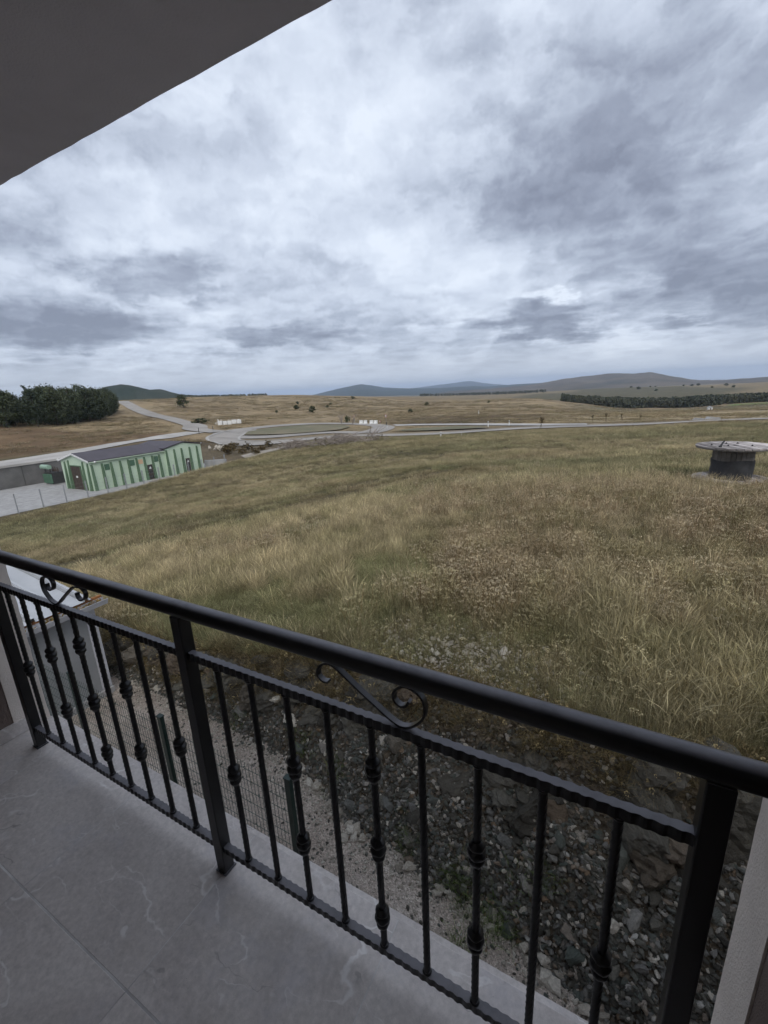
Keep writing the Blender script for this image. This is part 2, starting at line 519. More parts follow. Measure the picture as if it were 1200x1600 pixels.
# ------------------------------------------------------------------ materials
def build_materials():
    # ground cover, tinted by what grows there
    m, T, b = material('ground')
    col = T.new('ShaderNodeVertexColor', layer_name='Col').outputs[0]
    co = T.new('ShaderNodeTexCoord').outputs['Object']
    n0 = T.noise(co, 0.045, 7, 0.7)
    n1 = T.noise(co, 0.35, 8, 0.65)
    n2 = T.noise(co, 3.0, 8, 0.7)
    n3 = T.noise(co, 22.0, 4, 0.7)
    c = T.mix(1.0, col, T.ramp(n1, [(0.25, (0.72, 0.72, 0.70)), (0.75, (1.25, 1.22, 1.2))]), 'MULTIPLY')
    c = T.mix(1.0, c, T.ramp(n0, [(0.3, (0.68, 0.70, 0.70)), (0.5, (1, 1, 1)), (0.72, (1.32, 1.28, 1.2))]), 'MULTIPLY')
    c = T.mix(1.0, c, T.ramp(n2, [(0.25, (0.66, 0.68, 0.66)), (0.75, (1.32, 1.28, 1.25))]), 'MULTIPLY')
    c = T.mix(1.0, c, T.ramp(n3, [(0.25, 0.7), (0.75, 1.3)]), 'MULTIPLY')
    T.put(b.inputs['Base Color'], c)
    b.inputs['Roughness'].default_value = 0.95
    b.inputs['Specular IOR Level'].default_value = 0.1
    bump(T, b, T.noise(co, 4.0, 8, 0.75), 0.7, 0.25)

    # grit path
    m, T, b = material('grit')
    co = T.new('ShaderNodeTexCoord').outputs['Object']
    a = T.ramp(T.noise(co, 1.4, 7, 0.62), [(0.3, (0.25, 0.205, 0.17)), (0.55, (0.36, 0.31, 0.265)), (0.75, (0.45, 0.405, 0.36))])
    v = T.voronoi(co, 75.0, 'F1', 'Color')
    a = T.mix(0.45, a, T.mix(1.0, a, T.ramp(T.sep(v)[0], [(0.0, 0.45), (0.6, 1.0), (1.0, 1.9)]), 'MULTIPLY'))
    T.put(b.inputs['Base Color'], a)
    b.inputs['Roughness'].default_value = 0.95
    b.inputs['Specular IOR Level'].default_value = 0.15
    bump(T, b, T.voronoi(co, 75.0), 0.8, 0.012)

    # soil and broken rock of the cut bank
    m, T, b = material('bank_soil')
    co = T.new('ShaderNodeTexCoord').outputs['Object']
    n = T.noise(co, 1.6, 9, 0.68, 0.6)
    a = T.ramp(n, [(0.25, (0.030, 0.025, 0.019)), (0.42, (0.075, 0.060, 0.043)), (0.55, (0.105, 0.088, 0.066)), (0.68, (0.085, 0.082, 0.068)), (0.82, (0.16, 0.12, 0.08))])
    a = T.mix(1.0, a, T.ramp(T.sep(T.voronoi(co, 26.0, 'F1', 'Color'))[1], [(0, 0.5), (1, 1.6)]), 'MULTIPLY')
    T.put(b.inputs['Base Color'], a)
    b.inputs['Roughness'].default_value = 0.95
    b.inputs['Specular IOR Level'].default_value = 0.15
    h = T.math('ADD', T.noise(co, 6, 8, 0.7), T.math('MULTIPLY', T.voronoi(co, 26.0), 0.5))
    bump(T, b, h, 1.0, 0.06)

    def stone(name, ramp, vein=0.25):
        m, T, b = material(name)
        co = T.new('ShaderNodeTexCoord').outputs['Object']
        r = T.new('ShaderNodeObjectInfo').outputs['Random']
        cc = T.ramp(r, ramp)
        n = T.noise(co, 3.2, 8, 0.7, 0.8)
        cc = T.mix(1.0, cc, T.ramp(n, [(0.25, (0.55, 0.53, 0.50)), (0.5, (1, 1, 1)), (0.75, (1.5, 1.5, 1.45))]), 'MULTIPLY')
        T.put(b.inputs['Base Color'], cc)
        b.inputs['Roughness'].default_value = 0.85
        b.inputs['Specular IOR Level'].default_value = 0.25
        bump(T, b, T.noise(co, 9, 7, 0.7), 0.6, 0.08)
    stone('scree', [(0.0, (0.055, 0.052, 0.045)), (0.25, (0.095, 0.088, 0.072)), (0.45, (0.135, 0.128, 0.108)), (0.6, (0.085, 0.098, 0.085)), (0.75, (0.16, 0.155, 0.145)), (0.87, (0.24, 0.23, 0.21)), (0.95, (0.19, 0.13, 0.08)), (1.0, (0.45, 0.44, 0.41))])
    stone('pale_stone', [(0.0, (0.30, 0.27, 0.225)), (0.5, (0.42, 0.38, 0.32)), (1.0, (0.58, 0.54, 0.47))])
    stone('ledge_rock', [(0.0, (0.05, 0.046, 0.038)), (0.4, (0.08, 0.073, 0.06)), (0.7, (0.105, 0.10, 0.085)), (0.85, (0.11, 0.08, 0.055)), (1.0, (0.14, 0.13, 0.11))])

    # grass: tint comes with every tuft, tips bleach
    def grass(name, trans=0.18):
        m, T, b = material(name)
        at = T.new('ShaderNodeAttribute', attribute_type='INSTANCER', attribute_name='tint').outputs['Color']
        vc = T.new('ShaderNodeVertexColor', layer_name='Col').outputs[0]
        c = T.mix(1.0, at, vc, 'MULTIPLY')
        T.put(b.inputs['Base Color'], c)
        b.inputs['Roughness'].default_value = 0.8
        b.inputs['Specular IOR Level'].default_value = 0.15
        tr = T.new('ShaderNodeBsdfTranslucent')
        T.put(tr.inputs[0], c)
        mx = T.new('ShaderNodeMixShader')
        mx.inputs[0].default_value = trans
        T.l.new(b.outputs[0], mx.inputs[1])
        T.l.new(tr.outputs[0], mx.inputs[2])
        T.l.new(mx.outputs[0], T.n['Material Output'].inputs[0])
    grass('grass')

    # leaves
    def leaf(name, stops, scale=0.6):
        m, T, b = material(name)
        co = T.new('ShaderNodeTexCoord').outputs['Object']
        c = T.ramp(T.noise(co, scale, 5, 0.7), stops)
        r = T.new('ShaderNodeObjectInfo').outputs['Random']
        c = T.mix(1.0, c, T.ramp(r, [(0, (0.75, 0.78, 0.8)), (1, (1.25, 1.2, 1.1))]), 'MULTIPLY')
        T.put(b.inputs['Base Color'], c)
        b.inputs['Roughness'].default_value = 0.8
        b.inputs['Specular IOR Level'].default_value = 0.15
    leaf('far_conifer', [(0.3, (0.055, 0.062, 0.042)), (0.5, (0.08, 0.086, 0.056)), (0.7, (0.12, 0.115, 0.075))], 0.03)
    leaf('pine_leaf', [(0.3, (0.032, 0.042, 0.027)), (0.5, (0.055, 0.07, 0.042)), (0.7, (0.085, 0.095, 0.055))])
    leaf('bush_leaf', [(0.3, (0.03, 0.04, 0.02)), (0.6, (0.06, 0.07, 0.035)), (0.8, (0.10, 0.09, 0.05))], 1.5)
    leaf('dry_leaf', [(0.3, (0.05, 0.04, 0.02)), (0.6, (0.10, 0.075, 0.04)), (0.8, (0.07, 0.08, 0.035))], 2.0)
    leaf('weed_leaf', [(0.3, (0.03, 0.055, 0.015)), (0.6, (0.06, 0.10, 0.03)), (0.8, (0.10, 0.14, 0.05))], 6.0)
    mat_plain('bark', (0.09, 0.07, 0.055), (0.05, 0.04, 0.03), 0.9, 5)
    mat_plain('twig', (0.36, 0.31, 0.265), (0.17, 0.14, 0.115), 0.9, 5)
    mat_plain('pale_wood', (0.42, 0.38, 0.30), (0.30, 0.26, 0.2), 0.8, 8)

    # balcony
    m, T, b = material('tile')
    co = T.new('ShaderNodeTexCoord').outputs['Object']
    rnd = T.new('ShaderNodeObjectInfo').outputs['Random']
    co = T.vmath('ADD', co, T.comb(T.math('MULTIPLY', rnd, 37.0), T.math('MULTIPLY', rnd, 91.0), T.math('MULTIPLY', rnd, 53.0)))
    base = T.ramp(T.noise(co, 2.4, 9, 0.68, 0.7), [(0.3, (0.49, 0.445, 0.42)), (0.5, (0.60, 0.55, 0.52)), (0.72, (0.69, 0.64, 0.605))])
    base = T.mix(1.0, base, T.ramp(T.noise(co, 55, 5, 0.75), [(0.3, 0.80), (0.7, 1.15)]), 'MULTIPLY')
    base = T.mix(T.math('MULTIPLY', T.smooth(T.noise(co, 4.5, 5, 0.7), 0.5, 0.7), 0.25), base, (0.46, 0.46, 0.52))
    base = T.mix(T.math('MULTIPLY', T.smooth(T.noise(T.vmath('ADD', co, (8, 3, 1)), 5.5, 5, 0.7), 0.52, 0.72), 0.25), base, (0.47, 0.42, 0.37))
    # pale veins: thin bands where a warped noise crosses its middle value, kept only in places; they run along the tile
    for (sc, off, wdt, thr, amt) in ((1.35, (0, 0, 0), 0.006, 0.47, 0.48), (2.3, (5.1, 2.2, 1.3), 0.006, 0.48, 0.42), (3.4, (9.7, 4.4, 2.1), 0.009, 0.49, 0.35)):
        wv = T.vmath('ADD', T.vmath('MULTIPLY', T.vmath('ADD', co, off), (0.75, 2.1, 1.0)), T.vmath('SCALE', T.noise(T.vmath('ADD', co, off), 2.6, 5, 0.55, 0, True), 0.42))
        vein = T.smooth(T.math('ABSOLUTE', T.math('SUBTRACT', T.noise(wv, sc, 2, 0.5, 0.2), 0.5)), wdt, wdt * 0.1)
        vein = T.math('MULTIPLY', vein, T.smooth(T.noise(T.vmath('ADD', co, off), 3.6, 4, 0.6), thr, thr + 0.14))
        base = T.mix(T.math('MULTIPLY', vein, amt), base, (0.95, 0.93, 0.91))
    dv = T.smooth(T.math('ABSOLUTE', T.math('SUBTRACT', T.noise(T.vmath('ADD', wv, (4.2, 1.7, 0.3)), 2.2, 3, 0.5, 0.5), 0.5)), 0.006, 0.001)
    dv = T.math('MULTIPLY', dv, T.smooth(T.noise(co, 4.4, 2, 0.5), 0.54, 0.66))
    base = T.mix(T.math('MULTIPLY', dv, 0.55), base, (0.20, 0.18, 0.17))
    # grit and dust
    sp = T.voronoi(co, 38.0)
    base = T.mix(T.math('MULTIPLY', T.smooth(sp, 0.05, 0.02), T.smooth(T.noise(co, 9, 3, 0.6), 0.55, 0.65)), base, (0.16, 0.14, 0.13))
    T.put(b.inputs['Base Color'], base)
    T.put(b.inputs['Roughness'], T.ramp(T.noise(co, 5, 6, 0.7), [(0.3, 0.48), (0.7, 0.74)]))
    b.inputs['Specular IOR Level'].default_value = 0.35
    bump(T, b, T.noise(co, 40, 5, 0.6), 0.08, 0.002)
    mat_plain('grout', (0.74, 0.72, 0.70), (0.40, 0.38, 0.37), 0.9, 5)
    mat_plain('stucco_grey', (0.80, 0.80, 0.92), (0.70, 0.70, 0.81), 0.95, 2.2, bstr=0.5, bscale=150, dist=0.004)
    mat_plain('stucco_cream', (0.80, 0.72, 0.65), (0.68, 0.61, 0.55), 0.95, 3, bstr=0.9, bscale=190, dist=0.005)
    mat_plain('stucco_brown', (0.19, 0.145, 0.125), (0.15, 0.115, 0.10), 0.95, 3, bstr=0.9, bscale=190, dist=0.005)
    mat_plain('black_iron', (0.007, 0.007, 0.008), (0.014, 0.0135, 0.014), 0.36, 9, spec=0.5, bstr=0.12, bscale=90, dist=0.002)
    # sky sheen on the iron's upward faces, painted in as a lighter colour
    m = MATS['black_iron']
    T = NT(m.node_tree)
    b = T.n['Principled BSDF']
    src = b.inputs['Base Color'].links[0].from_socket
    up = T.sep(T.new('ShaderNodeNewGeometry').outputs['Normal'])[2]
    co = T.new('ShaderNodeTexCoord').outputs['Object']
    top_sheen = T.math('MULTIPLY', T.smooth(up, 0.75, 0.99), T.smooth(T.noise(co, 14, 5, 0.65), 0.2, 0.6, 0.45, 0.9))
    T.put(b.inputs['Base Color'], T.mix(top_sheen, src, (0.165, 0.158, 0.175)))
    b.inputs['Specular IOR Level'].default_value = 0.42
    mat_plain('fence_green', (0.008, 0.021, 0.017), (0.014, 0.030, 0.024), 0.5, 9)
    mat_plain('fence_wire', (0.02, 0.05, 0.04), (0.03, 0.06, 0.05), 0.5, 9)

    # shed
    mat_plain('sheet_white', (0.44, 0.455, 0.475), (0.36, 0.375, 0.395), 0.55, 1.5, spec=0.4)
    mat_plain('panel_grey', (0.28, 0.285, 0.29), (0.22, 0.225, 0.23), 0.6, 1.2)
    mat_plain('gutter_white', (0.50, 0.505, 0.53), (0.36, 0.36, 0.38), 0.5, 4)
    mat_plain('rust', (0.30, 0.13, 0.045), (0.12, 0.05, 0.025), 0.9, 14)
    mat_plain('leaf_litter', (0.24, 0.13, 0.04), (0.10, 0.09, 0.03), 0.9, 25)
    mat_plain('concrete', (0.36, 0.355, 0.35), (0.27, 0.265, 0.26), 0.9, 1.2, bstr=0.3, bscale=30)
    mat_plain('concrete_dark', (0.15, 0.145, 0.14), (0.09, 0.088, 0.085), 0.9, 0.4, bstr=0.3, bscale=8)
    mat_plain('asphalt', (0.33, 0.305, 0.275), (0.25, 0.232, 0.21), 0.9, 0.12)
    mat_plain('pavement', (0.44, 0.42, 0.39), (0.32, 0.305, 0.285), 0.9, 0.2)
    mat_plain('dirt_track', (0.34, 0.31, 0.27), (0.25, 0.22, 0.18), 0.95, 0.5)
    mat_plain('island_grass', (0.115, 0.115, 0.065), (0.19, 0.16, 0.10), 0.95, 0.12)
    mat_plain('white_paint', (0.74, 0.74, 0.73), (0.60, 0.60, 0.58), 0.7, 2)
    mat_plain('red_paint', (0.45, 0.04, 0.03), (0.38, 0.05, 0.04), 0.6, 2)
    mat_plain('dark_metal', (0.03, 0.03, 0.032), (0.05, 0.048, 0.045), 0.6, 4)
    mat_plain('galvanised', (0.32, 0.33, 0.34), (0.24, 0.25, 0.26), 0.55, 3)
    # green building
    mat_plain('clad_green', (0.50, 0.61, 0.47), (0.42, 0.52, 0.40), 0.7, 0.5)
    mat_plain('rib_green', (0.11, 0.175, 0.105), (0.085, 0.14, 0.085), 0.6, 1.0)
    mat_plain('roof_sheet', (0.075, 0.066, 0.078), (0.06, 0.052, 0.062), 0.6, 0.5)
    mat_plain('door_brown', (0.075, 0.055, 0.042), (0.05, 0.038, 0.03), 0.6, 2)
    mat_plain('shutter_green', (0.10, 0.19, 0.13), (0.08, 0.15, 0.10), 0.6, 2)
    mat_plain('sign_peach', (0.60, 0.42, 0.27), (0.55, 0.38, 0.25), 0.7, 2)
    mat_plain('tank_green', (0.30, 0.42, 0.33), (0.22, 0.33, 0.25), 0.5, 2)
    # cable drum
    mat_plain('old_plank', (0.46, 0.42, 0.40), (0.24, 0.21, 0.20), 0.9, 4, rnd=0.55, bstr=0.4, bscale=20)
    mat_plain('old_stave', (0.17, 0.155, 0.14), (0.11, 0.10, 0.09), 0.9, 5, rnd=0.2, bstr=0.4, bscale=20)
    mat_plain('black_sheet', (0.022, 0.022, 0.024), (0.04, 0.04, 0.042), 0.65, 3, bstr=0.5, bscale=6, dist=0.03)

    # far hills: scrub woods and pale turf
    def hillmat(name, stops, scale):
        m, T, b = material(name)
        co = T.new('ShaderNodeTexCoord').outputs['Object']
        c = T.ramp(T.noise(co, scale, 7, 0.62), stops)
        T.put(b.inputs['Base Color'], c)
        b.inputs['Roughness'].default_value = 1.0
        b.inputs['Specular IOR Level'].default_value = 0.0
    hillmat('hill_wood', [(0.35, (0.025, 0.035, 0.022)), (0.6, (0.05, 0.055, 0.035)), (0.75, (0.10, 0.09, 0.06))], 0.006)
    hillmat('hill_turf', [(0.35, (0.07, 0.065, 0.045)), (0.55, (0.13, 0.105, 0.075)), (0.75, (0.17, 0.145, 0.10))], 0.0025)


build_materials()


# ------------------------------------------------------------------ ground
def mixc(a, b, t):
    return a * (1 - t[:, None]) + np.asarray(b)[None, :] * t[:, None]


TRACKS = [[(-6.0, 26.0), (-9.2, 19.8), (-10.2, 17.7), (-12.0, 15.6), (-13.2, 13.35), (-14.3, 11.7), (-15.5, 9.6), (-18, 7)],
          [(-8.0, 27.0), (-10.8, 20.6), (-11.9, 18.6), (-13.5, 16.6), (-14.8, 14.4), (-15.9, 12.7), (-17.1, 10.6)],
          [(-8, 36), (-14.2, 29.6), (-17, 25.8), (-21, 21.5), (-27, 17)]]


def track_dist(x, y):
    dd = np.full(np.shape(x), 1e9)
    for pl in TRACKS:
        for (ax, ay), (bx, by) in zip(pl[:-1], pl[1:]):
            t = np.clip(((x - ax) * (bx - ax) + (y - ay) * (by - ay)) / ((bx - ax) ** 2 + (by - ay) ** 2), 0, 1)
            dd = np.minimum(dd, np.hypot(x - ax - t * (bx - ax), y - ay - t * (by - ay)))
    return dd


def ground_color(x, y):
    x = np.asarray(x, float).ravel(); y = np.asarray(y, float).ravel()
    r = np.hypot(x, y); az = np.degrees(np.arctan2(x, y))
    n1 = fbm(x * 0.12, y * 0.12, 31); n2 = fbm(x * 0.035, y * 0.035, 32); n3 = fbm(x * 0.6, y * 0.6, 33)
    c = np.tile(np.array([0.115, 0.096, 0.06]), (len(x), 1))
    c = mixc(c, (0.08, 0.078, 0.042), sstep(0.45, 0.7, n1))
    c = mixc(c, (0.19, 0.155, 0.095), sstep(0.55, 0.75, n3) * 0.6)
    far = sstep(80, 110, r)
    hillc = np.tile(np.array([0.27, 0.215, 0.14]), (len(x), 1))
    hillc = mixc(hillc, (0.205, 0.16, 0.105), sstep(0.42, 0.62, n2))
    hillc = mixc(hillc, (0.28, 0.225, 0.14), sstep(0.55, 0.72, fbm(x * 0.02 + 5, y * 0.05, 35)) * 0.7)
    c = c * (1 - far[:, None]) + hillc * far[:, None]
    # dug-over brown verge beyond the roundabout and tan cut field on the right
    c = mixc(c, (0.105, 0.08, 0.058), sstep(128, 134, r) * sstep(178, 160, r) * sstep(-30, -24, az) * sstep(0, -5, az) * sstep(0.3, 0.5, n1 + 0.1))
    c = mixc(c, (0.36, 0.30, 0.20), sstep(-12, -6, az) * sstep(112, 120, r) * sstep(200, 175, r) * 0.85)
    # dry slope on the left above the road
    L = sstep(-84, -90, x) * sstep(190, 160, r) * sstep(-50, -56, az)
    c = mixc(c, (0.30, 0.235, 0.145), L * 0.8)
    c = mixc(c, (0.14, 0.095, 0.06), L * sstep(0.47, 0.60, fbm(x * 0.03 + 3, y * 0.06 + 1, 37)) * 0.9)
    # wheel track pressed through the grass
    c = mixc(c, (0.075, 0.064, 0.042), sstep(0.7, 0.25, track_dist(x, y) + 0.35 * (n3 - 0.5)) * 0.8)
    # waste ground round the green building
    c = mixc(c, (0.12, 0.10, 0.075), sstep(-52, -56, x) * sstep(-85, -78, x) * sstep(46, 52, y) * sstep(84, 70, y) * 0.8)
    # valley and plain
    p = sstep(500, 700, r)
    c = mixc(c, (0.20, 0.165, 0.11), p * 0.8)
    c = mixc(c, (0.085, 0.085, 0.055), p * sstep(0.5, 0.62, fbm(x * 0.004, y * 0.0016, 38)) * 0.8)
    c = mixc(c, (0.09, 0.17, 0.06), sstep(8.4, 9.2, az) * sstep(372, 384, r) * sstep(462, 450, r) * 0.9)
    c = mixc(c, (0.13, 0.125, 0.085), sstep(-8, -3, az) * sstep(215, 240, r) * sstep(440, 400, r) * 0.8)
    return c


NEAR = (-16.0, 10.0, -4.0, 7.4)


def build_ground():
    ang = np.radians(np.concatenate([np.arange(-180, -82, 3.0), np.arange(-82, 27, 0.3), np.arange(27, 180, 3.0)]))
    rad = [3.4]
    while rad[-1] < 15000:
        q = rad[-1]
        rad.append(q * (1.019 if q < 160 else 1.03 if q < 700 else 1.09))
    rad = np.array(rad)
    A, Rr = np.meshgrid(ang, rad, indexing='xy')
    X = (Rr * np.sin(A)).ravel(); Y = (Rr * np.cos(A)).ravel()
    Z = height(X, Y)
    Z = Z - 150.0 * sstep(3500, 14000, np.hypot(X, Y))
    x0, x1, y0, y1 = NEAR
    inside = (X > x0) & (X < x1) & (Y > y0) & (Y < y1)
    Z = np.where(inside, Z - 0.05, Z)
    na, nr = len(ang), len(rad)
    i = np.arange(nr - 1)[:, None] * na + np.arange(na)[None, :]
    j = np.roll(np.arange(na), -1)
    i2 = np.arange(nr - 1)[:, None] * na + j[None, :]
    F = np.stack([i.ravel(), i2.ravel(), (i2 + na).ravel(), (i + na).ravel()], 1)[:, ::-1]
    cx = X[F].mean(1); cy = Y[F].mean(1)
    m = 0.25
    keep = ~((cx > x0 + m) & (cx < x1 - m) & (cy > y0 + m) & (cy < y1 - m))
    me = np_mesh('ground', np.stack([X, Y, Z], 1), F[keep], 'ground', True, ground_color(X, Y))
    o = place('ground', me, (0, 0, 0), label='dry rolling meadow and brown hillsides out to the horizon', cat='ground', kind='structure')
    # fine patch under and in front of the balcony: path, bank and meadow rim are three surfaces on one grid
    gx = np.concatenate([np.arange(-16, -9, 0.25), np.arange(-9, 3, 0.05), np.arange(3, 10.01, 0.2)])
    gy = np.concatenate([np.arange(-4, 0.8, 0.4), np.arange(0.8, 5.2, 0.05), np.arange(5.2, 7.41, 0.1)])
    XX, YY = np.meshgrid(gx, gy, indexing='xy')
    X = XX.ravel(); Y = YY.ravel(); Z = height(X, Y)
    nx, ny = len(gx), len(gy)
    i = (np.arange(ny - 1)[:, None] * nx + np.arange(nx - 1)[None, :]).ravel()
    F = np.stack([i, i + 1, i + 1 + nx, i + nx], 1)
    cx = X[F].mean(1); cy = Y[F].mean(1)
    f, e = bank_lines(cx)
    V = np.stack([X, Y, Z], 1)
    out = {}
    for nm, sel, mt, lab in (('path', cy < f, 'grit', 'pinkish grit path running below the balcony'),
                             ('bank', (cy >= f) & (cy < e + 0.05), 'bank_soil', 'dark stony cut bank between the path and the meadow'),
                             ('meadow_rim', cy >= e + 0.05, 'ground', 'near rim of the meadow above the stony bank')):
        Fs = F[sel]
        u, inv = np.unique(Fs, return_inverse=True)
        me = np_mesh(nm, V[u], inv.reshape(Fs.shape), mt, True, ground_color(X[u], Y[u]))
        out[nm] = place(nm, me, (0, 0, 0), label=lab, cat=nm.split('_')[0], kind='structure')
    return o, out


ground, near = build_ground()


def drape(name, pts, mat, lift=0.07, sub=2.0, **tags):
    """closed outline in plan laid over the land as a sheet"""
    bm = bmesh.new()
    vs_ = [bm.verts.new((x, y, 0)) for x, y in pts]
    bm.faces.new(vs_)
    xs = [p[0] for p in pts]; ys = [p[1] for p in pts]
    for ax, lo, hi in ((0, min(xs), max(xs)), (1, min(ys), max(ys))):
        n = max(1, min(90, int((hi - lo) / sub)))
        for k in range(1, n):
            c = [0, 0, 0]; c[ax] = lo + (hi - lo) * k / n
            nn = [0, 0, 0]; nn[ax] = 1
            bmesh.ops.bisect_plane(bm, geom=bm.verts[:] + bm.edges[:] + bm.faces[:], plane_co=c, plane_no=nn)
    X = np.array([v.co.x for v in bm.verts]); Y = np.array([v.co.y for v in bm.verts])
    Z = height(X, Y) + lift
    for v, z in zip(bm.verts, Z):
        v.co.z = z
    bmesh.ops.recalc_face_normals(bm, faces=bm.faces[:])
    me = bpy.data.meshes.new(name)
    bm.to_mesh(me); bm.free()
    if len(me.polygons) and me.polygons[0].normal.z < 0:
        me.flip_normals()
    me.materials.append(MATS[mat])
    return place(name, me, (0, 0, 0), **tags)


def ribbon(name, pts, width, mat, lift=0.07, step=2.0, parent=None, **tags):
    """strip along a smooth line in plan, draped"""
    P = [Vector((x, y)) for x, y in pts]
    line = []
    for k in range(len(P) - 1):
        p0, p1, p2, p3 = P[max(k - 1, 0)], P[k], P[k + 1], P[min(k + 2, len(P) - 1)]
        n = max(2, int((p2 - p1).length / step))
        for s in range(n):
            t = s / n
            line.append(0.5 * ((2 * p1) + (p2 - p0) * t + (2 * p0 - 5 * p1 + 4 * p2 - p3) * t * t + (3 * p1 - p0 - 3 * p2 + p3) * t ** 3))
    line.append(P[-1])
    na = 5
    X, Y = [], []
    for k, p in enumerate(line):
        d = (line[min(k + 1, len(line) - 1)] - line[max(k - 1, 0)]).normalized()
        nrm = Vector((-d.y, d.x))
        for j in range(na):
            q = p + nrm * width * (j / (na - 1) - 0.5)
            X.append(q.x); Y.append(q.y)
    Z = height(np.array(X), np.array(Y)) + lift
    F = []
    for k in range(len(line) - 1):
        for j in range(na - 1):
            a = k * na + j
            F.append((a, a + na, a + na + 1, a + 1))
    me = np_mesh(name, np.stack([X, Y, Z], 1), F, mat, True)
    if me.polygons[0].normal.z < 0:
        me.flip_normals()
    return place(name, me, (0, 0, 0), parent=parent, **tags)


def build_roads():
    main = [(-96, 92), (-84, 74), (-72, 69), (-53, 79), (-42, 84), (-31, 92), (-19, 97), (-8, 102), (3, 105), (13, 107), (24, 106), (60, 104)]
    rd = ribbon('road', main, 7.0, 'asphalt', 0.10, label='pale road running along the far edge of the meadow', cat='road', kind='structure')
    # pale concrete kerbs and gravel shoulder
    for off, wd, up in ((-3.6, 0.7, 0.22), (3.6, 0.6, 0.22)):
        pts = []
        for k, (x, y) in enumerate(main):
            d = (Vector(main[min(k + 1, len(main) - 1)]) - Vector(main[max(k - 1, 0)])).normalized()
            pts.append((x - d.y * off, y + d.x * off))
        ribbon('kerb', pts, wd, 'pavement', up, parent=rd)
    ribbon('road', [(-53, 88), (-64, 90), (-76, 80), (-88, 78), (-97, 92), (-97, 106), (-88, 117), (-74, 119), (-62, 112), (-56, 100), (-53, 88)], 6.2, 'asphalt', 0.14,
           label='grey roundabout looping round the long grass island', cat='road', kind='structure')
    ribbon('road', [(-60, 116), (-52, 121), (-40, 120), (-28, 113), (-17, 107), (-8, 107)], 6.0, 'pavement', 0.18,
           label='pale slip road on the far side of the road island', cat='road', kind='structure')
    ribbon('road', [(-96, 84), (-108, 86), (-124, 98), (-149, 110), (-178, 122), (-214, 140), (-252, 159), (-290, 178), (-330, 205)], 7.0, 'asphalt', 0.22,
           label='grey road climbing the hill beside the pine wood', cat='road', kind='structure')
    ribbon('road', [(-78, -45), (-78, 0), (-78.5, 26), (-81.5, 40), (-88, 54), (-95, 67), (-101, 80)], 5.0, 'pavement', 0.12,
           label='pale road on top of the retaining wall', cat='road', kind='structure')
    drape('road_island', [(-84.4, 81), (-90, 88), (-92.5, 98), (-88, 109), (-76, 113), (-69.5, 107), (-66, 97), (-68, 91), (-74, 85)], 'island_grass', 0.30,
          label='long green grass island inside the roundabout', cat='island', kind='structure')
    drape('road_island', [(-50, 95), (-47, 106), (-40, 111), (-31, 106), (-27, 101.5), (-37, 99), (-44, 95)], 'island_grass', 0.30,
          label='narrow brown island between the two pale lanes', cat='island', kind='structure')
    ribbon('track', [(-58, 55), (-55.5, 60.3), (-54, 66), (-50.5, 73), (-48, 80)], 3.6, 'dirt_track', 0.12,
           label='pale dirt track curving up to the road beside the brush', cat='track', kind='structure')
    x0, x1, y0, y1, zy = YARD
    MB().box(x0 + 0.05, -55.6, -50, 51, zy - 0.4, zy + 0.05).obj('yard', 'concrete', label='grey concrete yard round the green building', cat='yard', kind='structure')


build_roads()


